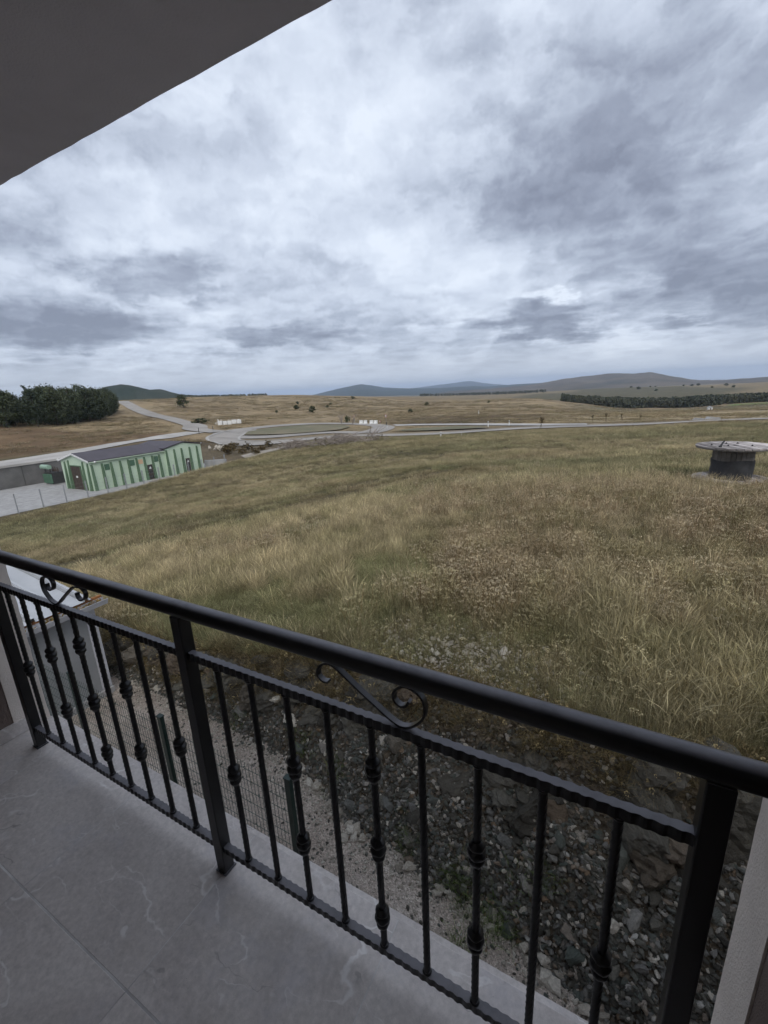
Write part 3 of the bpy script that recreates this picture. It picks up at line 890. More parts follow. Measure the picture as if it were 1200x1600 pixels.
def build_hills():
    specs = [
        (1500, 420, 'hill_wood', 'dark wooded hill behind the pine wood', [(-75, -5), (-65.8, 17), (-62.5, 30), (-60.7, 38), (-59.8, 48), (-58.3, 53), (-57.4, 49), (-55.6, 35), (-54.6, 36), (-52.7, 19), (-50.7, 13), (-47.2, 7), (-42.8, -6), (-38, -22)], 2.5),
        (7000, 3300, 'hill_wood', 'blue wooded mountain ridge left of centre', [(-50, -60), (-44.3, -28), (-41.2, -27), (-37.3, -11), (-34.1, 65), (-31.3, 116), (-28.5, 53), (-25.3, 17), (-21.3, 4), (-17.4, 11), (-15.9, -7), (-10.7, 9), (-7.8, 10), (-4.4, -36), (0.7, -82), (10, -120)], 12),
        (12000, 4000, 'hill_wood', 'palest farthest mountains in the middle', [(-36, -160), (-28.5, -23), (-25.3, 28), (-22.1, 78), (-19.0, 127), (-17.8, 147), (-15.9, 65), (-12.9, -11), (-9.2, -107), (-2, -200)], 14),
        (4200, 1500, 'hill_turf', 'long brownish ridge with two tops on the right', [(-24, -60), (-20.5, -33), (-15.9, -26), (-10.0, -2), (-7.2, 30), (-4.5, 46), (-1.9, 56), (0.0, 43), (1.5, 51), (3.6, 9), (5.8, -28), (8.0, -35), (11.4, -26), (15.7, 1), (22, 25), (30, 10), (40, -60)], 8),
    ]
    for k, (D, depth, mt, lab, crest, rough) in enumerate(specs):
        a = np.arange(crest[0][0], crest[-1][0], 0.12)
        # smooth the surveyed crest a little, then roughen it
        hgt = np.interp(a, [c[0] for c in crest], [c[1] for c in crest])
        kk = np.hanning(9); kk /= kk.sum()
        hgt = np.convolve(np.pad(hgt, 4, 'edge'), kk, 'valid')
        rows = 26
        s = np.linspace(-1, 0.5, rows)
        A, S = np.meshgrid(np.radians(a), s, indexing='xy')
        Hc = np.tile(hgt, (rows, 1))
        Dd = D + S * depth
        X = Dd * np.sin(A); Y = Dd * np.cos(A)
        base = -60.0
        sc = 3.0 / depth
        spur = fbm(X * sc * 2, Y * sc * 2, 50 + k, 5)
        prof = np.where(S <= 0, (1 + S) ** (1.15 if D < 5000 else 1.8), 1 - (S / 0.5) ** 2 * 0.6)
        Z = base + (Hc - base) * prof * (1 + (spur - 0.5) * 0.9 * np.minimum(1, -S * 3) * (S < 0))
        Z = Z + (fbm(X * sc * 12, Y * sc * 12, 60 + k, 4) - 0.5) * rough
        n = len(a)
        i = (np.arange(rows - 1)[:, None] * n + np.arange(n - 1)[None, :]).ravel()
        F = np.stack([i, i + n, i + n + 1, i + 1], 1)[:, ::-1]
        me = np_mesh('hill', np.stack([X.ravel(), Y.ravel(), Z.ravel()], 1), F, mt, True)
        place('hill', me, (0, 0, 0), label=lab, cat='hill', kind='structure')


build_hills()


# ------------------------------------------------------------------ balcony of the house we stand in
def build_balcony():
    fl = MB().box(-2.55, 0.29, -1.2, 0.847, -0.22, -0.0006).obj('balcony_floor', 'grout', label='grey stone-look tiled balcony floor', cat='floor', kind='structure')
    xs = [-2.548, -2.27, -1.68, -1.09, -0.49, 0.10, 0.288]
    ys = [-1.2, -0.85, -0.25, 0.35, 0.85]
    g = 0.0013
    for i in range(len(xs) - 1):
        for j in range(len(ys) - 1):
            gy0 = 0.0028 if ys[j] == 0.35 else g
            gy1 = 0.0028 if ys[j + 1] == 0.35 else (0.0 if j == 3 else g)
            cx, cy = (xs[i] + xs[i + 1]) / 2, (ys[j] + ys[j + 1]) / 2
            mb = MB().box(xs[i] + g - cx, xs[i + 1] - g - cx, ys[j] + gy0 - cy, ys[j + 1] - gy1 - cy, -0.012, 0.0)
            t = mb.obj('floor_tile', 'tile', fl, bevel=0.001)
            t.location = (cx, cy, 0.0007 * ((i * 3 + j * 2) % 3))
    MB().box(-2.55, 0.29, 0.8475, 0.868, -0.26, -0.004).obj('slab_nosing', 'tile', fl)
    # upper slab, edge a little uneven as rendered by hand
    n = 160
    pts = []
    for k in range(n + 1):
        x = -3.4 + 10.4 * k / n
        pts.append((x, 1.003 + (random.random() - 0.5) * 0.004))
    poly = [(-3.4, -2.4)] + [(7.0, -2.4)] + pts[::-1]
    MB().prism(poly, 2.38, 2.62).obj('balcony_ceiling', 'stucco_grey', label='dark grey rendered underside of the slab above the balcony', cat='ceiling', kind='structure')
    for nm, x0, x1, ye, lab in (('wall_left', -2.75, -2.55, 0.84, 'brown and cream rendered end wall left of the railing'), ('wall_right', 0.29, 0.55, 0.905, 'brown and cream rendered end wall right of the railing')):
        inner = MB().box(x0, x1, -1.2, ye - 0.145, -2.95, 2.378).obj(nm, 'stucco_brown', label=lab, cat='wall', kind='structure')
        e = 0.004
        xa, xb = (x0 - e, x1 + e) if x0 < -1 else (x0 - e, x1 + e)
        nn = 130
        # plaster band with a slightly wavering arris
        P, Fq = [], []
        for k in range(nn + 1):
            z = -2.95 + 5.328 * k / nn
            w = (random.random() - 0.5) * 0.004
            P += [(xa, ye - 0.145, z), (xb, ye - 0.145, z), (xb, ye + w, z), (xa, ye + w, z)]
        for k in range(nn):
            for s in range(4):
                a, b_ = k * 4 + s, k * 4 + (s + 1) % 4
                Fq.append((a, b_, b_ + 4, a + 4))
        Fq += [(3, 2, 1, 0), tuple(nn * 4 + s for s in range(4))]
        MB().add(P, Fq).obj('plaster_band', 'stucco_cream', inner)
        if x0 < -1:
            MB().box(-2.549, -2.539, -1.19, ye - 0.03, 0.003, 0.075).obj('skirting_tile', 'tile', inner)
        else:
            MB().box(0.274, 0.285, -1.19, ye - 0.06, 0.003, 0.075).obj('skirting_tile', 'tile', inner)
    MB().box(-2.75, 7.0, -1.45, -1.2, -2.95, 2.378).obj('house_wall', 'stucco_cream', label='rendered house wall behind the balcony', cat='wall', kind='structure')
    MB().box(-2.75, 7.0, -1.2, 0.62, -2.95, -0.27).obj('house_base', 'stucco_brown', label='rendered lower storey under the balcony', cat='wall', kind='structure')
    MB().box(0.56, 7.0, -1.2, 0.80, -0.26, 2.376).obj('house_side', 'stucco_brown', label='rendered house front right of the balcony', cat='wall', kind='structure')


build_balcony()


# ------------------------------------------------------------------ railing
def build_railing():
    Y = 0.7154
    X0, W = -2.3673, 1.2702
    root = empty('balcony_railing', (X0 + W, Y, 0), 0, 'black wrought iron balcony railing with twisted bars and scrolls', 'railing')
    rx = X0 + W

    def L(x):
        return x - rx
    # handrail: rounded moulded bar
    prof = []
    for k in range(14):
        t = 2 * math.pi * k / 14
        prof.append((0.026 * math.cos(t), 0.021 * math.sin(t) + (0.003 if math.sin(t) > 0 else 0)))
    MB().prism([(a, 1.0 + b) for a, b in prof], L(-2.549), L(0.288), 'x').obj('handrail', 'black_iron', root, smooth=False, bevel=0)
    hr = root.children[-1]
    hr.data.polygons.foreach_set('use_smooth', [True] * len(hr.data.polygons))
    md = hr.modifiers.new('edges', 'EDGE_SPLIT'); md.split_angle = R(50)

    # hammered flat bars: wavering edges
    def hammered(x0, x1, z0, z1, half, amp, per):
        n = int((x1 - x0) / (per / 4))
        P, Fq = [], []
        for k in range(n + 1):
            x = x0 + (x1 - x0) * k / n
            w = half + amp * math.sin(2 * math.pi * x / per) + random.uniform(-0.0004, 0.0004)
            hh = 0.0
            P += [(x, -w, z0 - hh), (x, w, z0 - hh), (x, w, z1 + hh), (x, -w, z1 + hh)]
        for k in range(n):
            for s in range(4):
                a, b_ = k * 4 + s, k * 4 + (s + 1) % 4
                Fq.append((a, b_, b_ + 4, a + 4))
        Fq += [(3, 2, 1, 0), tuple(n * 4 + s for s in range(4))]
        return MB().add(P, Fq)
    for b in range(2):
        xa, xb = X0 + W * b + 0.019, X0 + W * (b + 1) - 0.019
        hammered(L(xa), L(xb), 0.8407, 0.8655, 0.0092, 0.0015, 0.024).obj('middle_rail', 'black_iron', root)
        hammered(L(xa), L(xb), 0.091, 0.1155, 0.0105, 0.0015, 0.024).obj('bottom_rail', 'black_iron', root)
    # posts
    for k in range(3):
        x = L(X0 + W * k)
        MB().box(x - 0.024, x + 0.024, -0.024, 0.024, 0.0022, 0.0062).obj('foot_plate', 'black_iron', root)
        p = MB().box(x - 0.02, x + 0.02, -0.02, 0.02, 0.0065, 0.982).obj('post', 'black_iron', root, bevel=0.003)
    # twisted bar, shared
    mb = MB()
    z0, z1, n = 0.1155, 0.8407, 180
    P, Fq = [], []
    for k in range(n + 1):
        z = z0 + (z1 - z0) * k / n
        edge = min(1.0, min(z - z0, z1 - z) / 0.05)
        t = 2 * math.pi * (z - z0) / 0.085
        for s in range(8):
            a = t + s * math.pi / 4
            rr = 0.0088 * (1.09 if s % 2 == 0 else 0.93)
            P.append((rr * math.cos(a), rr * math.sin(a), z))
    for k in range(n):
        for s in range(8):
            a, b_ = k * 8 + s, k * 8 + (s + 1) % 8
            Fq.append((a, b_, b_ + 8, a + 8))
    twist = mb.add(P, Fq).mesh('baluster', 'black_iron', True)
    # cast knob: collar, fluted bulb, tail
    prof = [(0.0098, -0.036), (0.0108, -0.033), (0.0120, -0.029), (0.0165, -0.024), (0.0180, -0.018), (0.0170, -0.0125), (0.0142, -0.010), (0.0150, -0.008), (0.0198, -0.003), (0.0208, 0.003), (0.0198, 0.009), (0.0148, 0.0135), (0.0142, 0.0155), (0.0172, 0.0185), (0.0190, 0.024), (0.0182, 0.0295), (0.0135, 0.0335), (0.0125, 0.036), (0.0098, 0.038)]
    segs = 20
    P, Fq = [], []
    for i, (r, z) in enumerate(prof):
        for k in range(segs):
            t = 2 * math.pi * k / segs
            rr = r * (1 + 0.045 * math.cos(5 * t + z * 120))
            P.append((rr * math.cos(t), rr * math.sin(t), z))
    for i in range(len(prof) - 1):
        for k in range(segs):
            k2 = (k + 1) % segs
            Fq.append((i * segs + k, i * segs + k2, (i + 1) * segs + k2, (i + 1) * segs + k))
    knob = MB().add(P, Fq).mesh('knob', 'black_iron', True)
    bead = MB().lathe([(0.0105, 0.0), (0.0125, 0.0015), (0.0118, 0.004), (0.0092, 0.007)], 10).mesh('weld_bead', 'black_iron', True)
    heights = {1: (0.46,), 3: (0.33, 0.60), 5: (0.22, 0.46, 0.71), 7: (0.33, 0.60), 9: (0.46,)}
    for b in range(2):
        for i in range(1, 10):
            x = X0 + W * b + W * i / 10
            o = place('baluster', twist, (L(x), 0, 0), (0, 0, 0), 1.0, root)
            place('weld_bead', bead, (0, 0, 0.1150), (0, 0, i), (1, 1, 1), o)
            place('weld_bead', bead, (0, 0, 0.8412), (math.pi, 0, i), (1, 1, 1), o)
            for z in heights.get(i, ()):
                place('knob', knob, (0, 0, z), (0, 0, random.random() * 6), 1.0, o)
    # scrolls of flat bar between the two upper rails
    SR = [(-0.571, 0.922), (-0.586, 0.921), (-0.600, 0.933), (-0.594, 0.957), (-0.570, 0.973), (-0.545, 0.968), (-0.484, 0.927), (-0.440, 0.899), (-0.411, 0.881), (-0.381, 0.8695), (-0.353, 0.879), (-0.327, 0.908), (-0.322, 0.938), (-0.331, 0.962), (-0.356, 0.975), (-0.377, 0.972), (-0.394, 0.953), (-0.394, 0.933), (-0.379, 0.922), (-0.365, 0.929), (-0.358, 0.941)]
    SL = [(-1.858, 0.943), (-1.856, 0.926), (-1.833, 0.922), (-1.812, 0.936), (-1.808, 0.958), (-1.829, 0.973), (-1.868, 0.969), (-1.892, 0.946), (-1.893, 0.912), (-1.876, 0.890), (-1.847, 0.872), (-1.808, 0.872), (-1.749, 0.911), (-1.692, 0.949), (-1.659, 0.967), (-1.616, 0.972), (-1.595, 0.957), (-1.605, 0.932), (-1.635, 0.921), (-1.652, 0.932), (-1.651, 0.946)]
    for S in (SL, SR):
        pts = [Vector((L(x), z)) for x, z in S]
        line = []
        for k in range(len(pts) - 1):
            p0, p1, p2, p3 = pts[max(k - 1, 0)], pts[k], pts[k + 1], pts[min(k + 2, len(pts) - 1)]
            for s in range(6):
                t = s / 6
                line.append(0.5 * ((2 * p1) + (p2 - p0) * t + (2 * p0 - 5 * p1 + 4 * p2 - p3) * t * t + (3 * p1 - p0 - 3 * p2 + p3) * t ** 3))
        line.append(pts[-1])
        P, Fq = [], []
        for k, p in enumerate(line):
            d = (line[min(k + 1, len(line) - 1)] - line[max(k - 1, 0)]).normalized()
            nn = Vector((-d.y, d.x)) * 0.0028
            for (q, yy) in ((p + nn, -0.007), (p + nn, 0.007), (p - nn, 0.007), (p - nn, -0.007)):
                P.append((q.x, yy, q.y))
        n = len(line) - 1
        for k in range(n):
            for s in range(4):
                a, b_ = k * 4 + s, k * 4 + (s + 1) % 4
                Fq.append((a, b_, b_ + 4, a + 4))
        Fq += [(3, 2, 1, 0), tuple(n * 4 + s for s in range(4))]
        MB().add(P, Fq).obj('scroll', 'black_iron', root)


build_railing()


# ------------------------------------------------------------------ instanced stuff
def instancer(name, pts, rot, scl, idx, tint, variants, parent=None, **tags):
    """points that carry a mesh variant, a turn, a size and a tint each"""
    me = bpy.data.meshes.new(name)
    n = len(pts)
    me.vertices.add(n)
    me.vertices.foreach_set('co', np.asarray(pts, np.float32).ravel())
    a = me.attributes.new('rot', 'FLOAT_VECTOR', 'POINT'); a.data.foreach_set('vector', np.asarray(rot, np.float32).ravel())
    a = me.attributes.new('scl', 'FLOAT_VECTOR', 'POINT'); a.data.foreach_set('vector', np.asarray(scl, np.float32).ravel())
    a = me.attributes.new('idx', 'INT', 'POINT'); a.data.foreach_set('value', np.asarray(idx, np.int32))
    a = me.attributes.new('tint', 'FLOAT_COLOR', 'POINT')
    a.data.foreach_set('color', np.concatenate([np.asarray(tint), np.ones((n, 1))], 1).astype(np.float32).ravel())
    col = bpy.data.collections.new(name + '_variants')
    for k, vm in enumerate(variants):
        vo = bpy.data.objects.new('%s_variant_%02d' % (name, k), vm)
        col.objects.link(vo)
    ng = bpy.data.node_groups.new(name, 'GeometryNodeTree')
    ng.interface.new_socket('Geometry', in_out='INPUT', socket_type='NodeSocketGeometry')
    ng.interface.new_socket('Geometry', in_out='OUTPUT', socket_type='NodeSocketGeometry')
    N = ng.nodes
    gi = N.new('NodeGroupInput'); go = N.new('NodeGroupOutput')
    ci = N.new('GeometryNodeCollectionInfo'); ci.inputs['Collection'].default_value = col
    ci.inputs['Separate Children'].default_value = True
    ci.inputs['Reset Children'].default_value = True
    iop = N.new('GeometryNodeInstanceOnPoints')
    iop.inputs['Pick Instance'].default_value = True

    def attr(nm, dt):
        q = N.new('GeometryNodeInputNamedAttribute'); q.data_type = dt
        q.inputs['Name'].default_value = nm
        return q.outputs['Attribute']
    e2r = N.new('FunctionNodeEulerToRotation')
    ng.links.new(attr('rot', 'FLOAT_VECTOR'), e2r.inputs[0])
    ng.links.new(gi.outputs[0], iop.inputs['Points'])
    ng.links.new(ci.outputs[0], iop.inputs['Instance'])
    ng.links.new(attr('idx', 'INT'), iop.inputs['Instance Index'])
    ng.links.new(e2r.outputs[0], iop.inputs['Rotation'])
    ng.links.new(attr('scl', 'FLOAT_VECTOR'), iop.inputs['Scale'])
    ng.links.new(iop.outputs[0], go.inputs[0])
    o = bpy.data.objects.new(name, me)
    link(o, parent, kind='stuff', **tags)
    md = o.modifiers.new('scatter', 'NODES'); md.node_group = ng
    return o


# ------------------------------------------------------------------ stones
def rock_mesh(name, mat, seed, n=15, flat=0.75, jitter=0.25):
    rng = random.Random(seed)
    bm = bmesh.new()
    for k in range(n):
        z = 1 - 2 * (k + 0.5) / n
        r = math.sqrt(1 - z * z)
        t = k * 2.399963 + rng.uniform(-0.5, 0.5)
        q = 1 + rng.uniform(-jitter, jitter)
        bm.verts.new((r * math.cos(t) * q, r * math.sin(t) * q * rng.uniform(0.7, 1.0), z * q * flat))
    res = bmesh.ops.convex_hull(bm, input=bm.verts[:])
    bmesh.ops.delete(bm, geom=[g for g in res['geom_interior'] if isinstance(g, bmesh.types.BMVert)], context='VERTS')
    bmesh.ops.dissolve_limit(bm, angle_limit=R(14), verts=bm.verts[:], edges=bm.edges[:])
    me = bpy.data.meshes.new(name)
    bm.to_mesh(me); bm.free()
    me.materials.append(MATS[mat])
    return me


def ledge_mesh(name, mat, seed):
    """broken bedrock: cleft block with planar facets and rough faces"""
    rng = np.random.default_rng(seed)
    bm = bmesh.new()
    bmesh.ops.create_icosphere(bm, subdivisions=4, radius=1.0)
    N = rng.normal(0, 1, (11, 3)); N /= np.linalg.norm(N, axis=1)[:, None]
    D = rng.uniform(0.55, 0.9, 11)
    V = np.array([v.co[:] for v in bm.verts])
    for n_, d_ in zip(N, D):
        k = V @ n_
        over = np.maximum(0, k - d_)
        V = V - over[:, None] * n_[None]
    q = V * 3.1 + seed
    rough = (fbm(q[:, 0] + q[:, 2] * .7, q[:, 1] - q[:, 2] * .6, seed, 5, 0.62) - 0.5)
    bed = np.abs(((V[:, 2] * 3.2 + V[:, 0] * 1.1) % 1.0) - 0.5)          # bedding planes
    q2 = V * 9.0 + seed * 2
    fine = fbm(q2[:, 0] - q2[:, 2] * .8, q2[:, 1] + q2[:, 2] * .5, seed + 9, 3, 0.6) - 0.5
    V = V * (1 + 0.42 * rough + 0.12 * fine - 0.09 * (bed < 0.09))[:, None]
    for v, c in zip(bm.verts, V):
        v.co = c
    me = bpy.data.meshes.new(name)
    bm.to_mesh(me); bm.free()
    me.materials.append(MATS[mat])
    return me


def build_stones():
    rng = np.random.default_rng(5)
    scree = [rock_mesh('stone', 'scree', s, 14 + s % 5) for s in range(8)]
    pale = [rock_mesh('stone', 'pale_stone', 20 + s, 16, 0.7) for s in range(4)]
    ledge = [ledge_mesh('rock', 'ledge_rock', 40 + s) for s in range(6)]
    bank = near['bank']

    def on(x, y):
        return height(np.asarray(x), np.asarray(y))
    # ledges of broken bedrock under the turf rim
    n = 120
    x = rng.uniform(-7.5, 2.4, n)
    f, e = bank_lines(x)
    s = rng.uniform(0.55, 0.97, n)
    y = f + (e - f) * s
    z = on(x, y)
    for k in range(n):
        a = 0.10 + 0.22 * rng.random() ** 2.0
        place('rock', ledge[k % 6], (x[k], y[k], z[k] - a * 0.5), (rng.uniform(-.4, .4), rng.uniform(-.4, .4), rng.uniform(0, 6.28)), (a * rng.uniform(1.0, 1.45), a * rng.uniform(.7, .95), a * rng.uniform(.6, 1.0)), bank)
    # loose stones of the scree that can be told apart
    n = 230
    x = np.where(rng.random(n) < 0.8, rng.uniform(-2.2, 1.6, n), rng.uniform(-6.5, -2.2, n))
    f, e = bank_lines(x)
    s = rng.beta(1.1, 1.7, n)
    y = f + (e - f) * s * 0.9 - 0.03
    z = on(x, y)
    for k in range(n):
        a = 0.032 + 0.075 * rng.random() ** 2.6
        pl = rng.random() < 0.12
        place('stone', (pale[k % 4] if pl else scree[k % 8]), (x[k], y[k], z[k] + a * 0.15), rng.uniform(-1, 1, 3) * (0.6, 0.6, 3.1), (a * rng.uniform(.9, 1.4), a * rng.uniform(.7, 1), a * rng.uniform(.6, 1)), bank)
    # row of pale stones where the bank meets the path
    path = near['path']
    n = 70
    x = rng.uniform(-3.4, 0.9, n)
    f, e = bank_lines(x)
    y = f - np.abs(rng.normal(0.0, 0.07, n)) + 0.02
    z = on(x, y)
    for k in range(n):
        a = 0.028 + 0.05 * rng.random() ** 2
        place('stone', pale[k % 4], (x[k], y[k], z[k] + a * 0.3), rng.uniform(-1, 1, 3) * (0.5, 0.5, 3.1), (a * rng.uniform(.9, 1.4), a, a * rng.uniform(.6, .9)), path)
    # stones lying in the thin turf of the rim
    n = 80
    x = rng.normal(-1.45, 0.95, n); y = 4.3 + np.abs(rng.normal(0, 0.75, n))
    z = on(x, y)
    rim = near['meadow_rim']
    for k in range(n):
        a = 0.022 + 0.036 * rng.random() ** 2
        place('stone', pale[k % 4], (x[k], y[k], z[k] + a * 0.15), rng.uniform(-1, 1, 3) * (0.4, 0.4, 3.1), (a * rng.uniform(.9, 1.5), a, a * rng.uniform(.5, .8)), rim)
    # chips too small to pick apart
    def chips(name, parent, x, y, lo, hi, variants, palef, lab=None):
        n = len(x)
        z = on(x, y)
        a = lo + (hi - lo) * rng.random(n) ** 2.2
        scl = np.stack([a * rng.uniform(.9, 1.4, n), a * rng.uniform(.7, 1, n), a * rng.uniform(.5, .9, n)], 1)
        rot = rng.uniform(-1, 1, (n, 3)) * np.array([0.7, 0.7, 3.14])
        idx = np.where(rng.random(n) < palef, 8 + rng.integers(0, 4, n), rng.integers(0, 8, n))
        instancer(name, np.stack([x, y, z + a * 0.2], 1), rot, scl, idx, np.ones((n, 3)), variants, parent)
    n = 30000
    x = np.where(rng.random(n) < 0.72, rng.uniform(-2.6, 2.0, n), rng.uniform(-8, -2.6, n))
    f, e = bank_lines(x)
    y = f + (e - f) * rng.beta(1.0, 1.7, n) * 1.0 - 0.03
    chips('scree_chips', bank, x, y, 0.005, 0.036, scree + pale, 0.08)
    n = 9000
    x = rng.uniform(-7, 1.6, n)
    f, e = bank_lines(x)
    y = f - np.abs(rng.normal(0, 0.45, n)) * rng.random(n)
    chips('path_pebbles', path, x, y, 0.004, 0.022, scree + pale, 0.75)
    n = 3600
    x = rng.normal(-1.6, 1.3, n); y = 4.0 + np.abs(rng.normal(0, 0.95, n))
    f, e = bank_lines(x)
    ok = y > e
    chips('turf_pebbles', rim, x[ok], y[ok], 0.006, 0.03, scree + pale, 0.85)


build_stones()


# ------------------------------------------------------------------ grass
def blades(seed, n, h0, h1, w, spread, lean, segs=3, head=0.0, droop=0.3, rootshade=0.35, tip=(1.15, 1.12, 1.0)):
    rng = np.random.default_rng(seed)
    V, F, Cc = [], [], []
    for k in range(n):
        a = rng.uniform(0, 6.283); rr = spread * math.sqrt(rng.random())
        bx, by = rr * math.cos(a), rr * math.sin(a)
        hgt = rng.uniform(h0, h1)
        da = a + rng.normal(0, 0.8)
        ln = abs(rng.normal(0, lean)) * hgt
        dr = droop * rng.random() * hgt
        fa = rng.uniform(0, 3.14)
        ca, sa = math.cos(fa), math.sin(fa)
        b0 = len(V)
        tone = rng.uniform(0.5, 1.4)
        for s in range(segs + 1):
            t = s / segs
            ox = bx + math.cos(da) * (ln * t * t + dr * max(0, t - 0.6))
            oy = by + math.sin(da) * (ln * t * t + dr * max(0, t - 0.6))
            oz = hgt * t - dr * max(0, t - 0.7) * 1.2
            ww = w * (1 - 0.8 * t) * 0.5
            if head and t > 0.7:
                ww = head * 0.5 * (1.0 if t < 0.95 else 0.25)
            V.append((ox - ca * ww, oy - sa * ww, oz)); V.append((ox + ca * ww, oy + sa * ww, oz))
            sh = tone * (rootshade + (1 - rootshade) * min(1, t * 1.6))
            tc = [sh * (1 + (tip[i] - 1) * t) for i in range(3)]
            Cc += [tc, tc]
        for s in range(segs):
            q = b0 + 2 * s
            F.append((q, q + 1, q + 3, q + 2))
    return V, F, Cc


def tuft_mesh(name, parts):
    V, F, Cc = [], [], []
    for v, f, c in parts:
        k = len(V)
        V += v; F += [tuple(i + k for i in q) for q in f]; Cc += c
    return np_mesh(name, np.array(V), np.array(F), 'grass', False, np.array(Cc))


def umbels(seed, n, h0, h1, spread):
    """dried yarrow: bare stems with flat pale heads made of small florets"""
    rng = np.random.default_rng(seed)
    V, F, Cc = [], [], []
    for k in range(n):
        a = rng.uniform(0, 6.283); rr = spread * math.sqrt(rng.random())
        bx, by = rr * math.cos(a), rr * math.sin(a)
        hgt = rng.uniform(h0, h1)
        tx, ty = bx + rng.normal(0, 0.05), by + rng.normal(0, 0.05)
        fa = rng.uniform(0, 3.14); ca, sa = math.cos(fa) * 0.0022, math.sin(fa) * 0.0022
        b0 = len(V)
        for (x, y, z) in ((bx, by, 0), (tx, ty, hgt)):
            V += [(x - ca, y - sa, z), (x + ca, y + sa, z)]
            Cc += [(0.55, 0.45, 0.36)] * 2
        F.append((b0, b0 + 1, b0 + 3, b0 + 2))
        R0 = rng.uniform(0.014, 0.034)
        nf = int(6 + R0 * 320)
        tone = rng.uniform(0.8, 1.3)
        for j in range(nf):
            q = rng.uniform(0, 6.283); d = R0 * math.sqrt(rng.random())
            cx, cy, cz = tx + d * math.cos(q), ty + d * math.sin(q), hgt + rng.normal(0, 0.004) - d * 0.15
            s = rng.uniform(0.0035, 0.0068)
            b0 = len(V)
            tl = rng.normal(0, 0.3); 
            V += [(cx - s, cy - s * .3, cz - s * tl), (cx + s * .3, cy - s, cz), (cx + s, cy + s * .3, cz + s * tl), (cx - s * .3, cy + s, cz)]
            g = tone * rng.uniform(0.8, 1.2)
            Cc += [(1.12 * g, 1.10 * g, 1.02 * g)] * 4
            F.append((b0, b0 + 1, b0 + 2, b0 + 3))
    return V, F, Cc


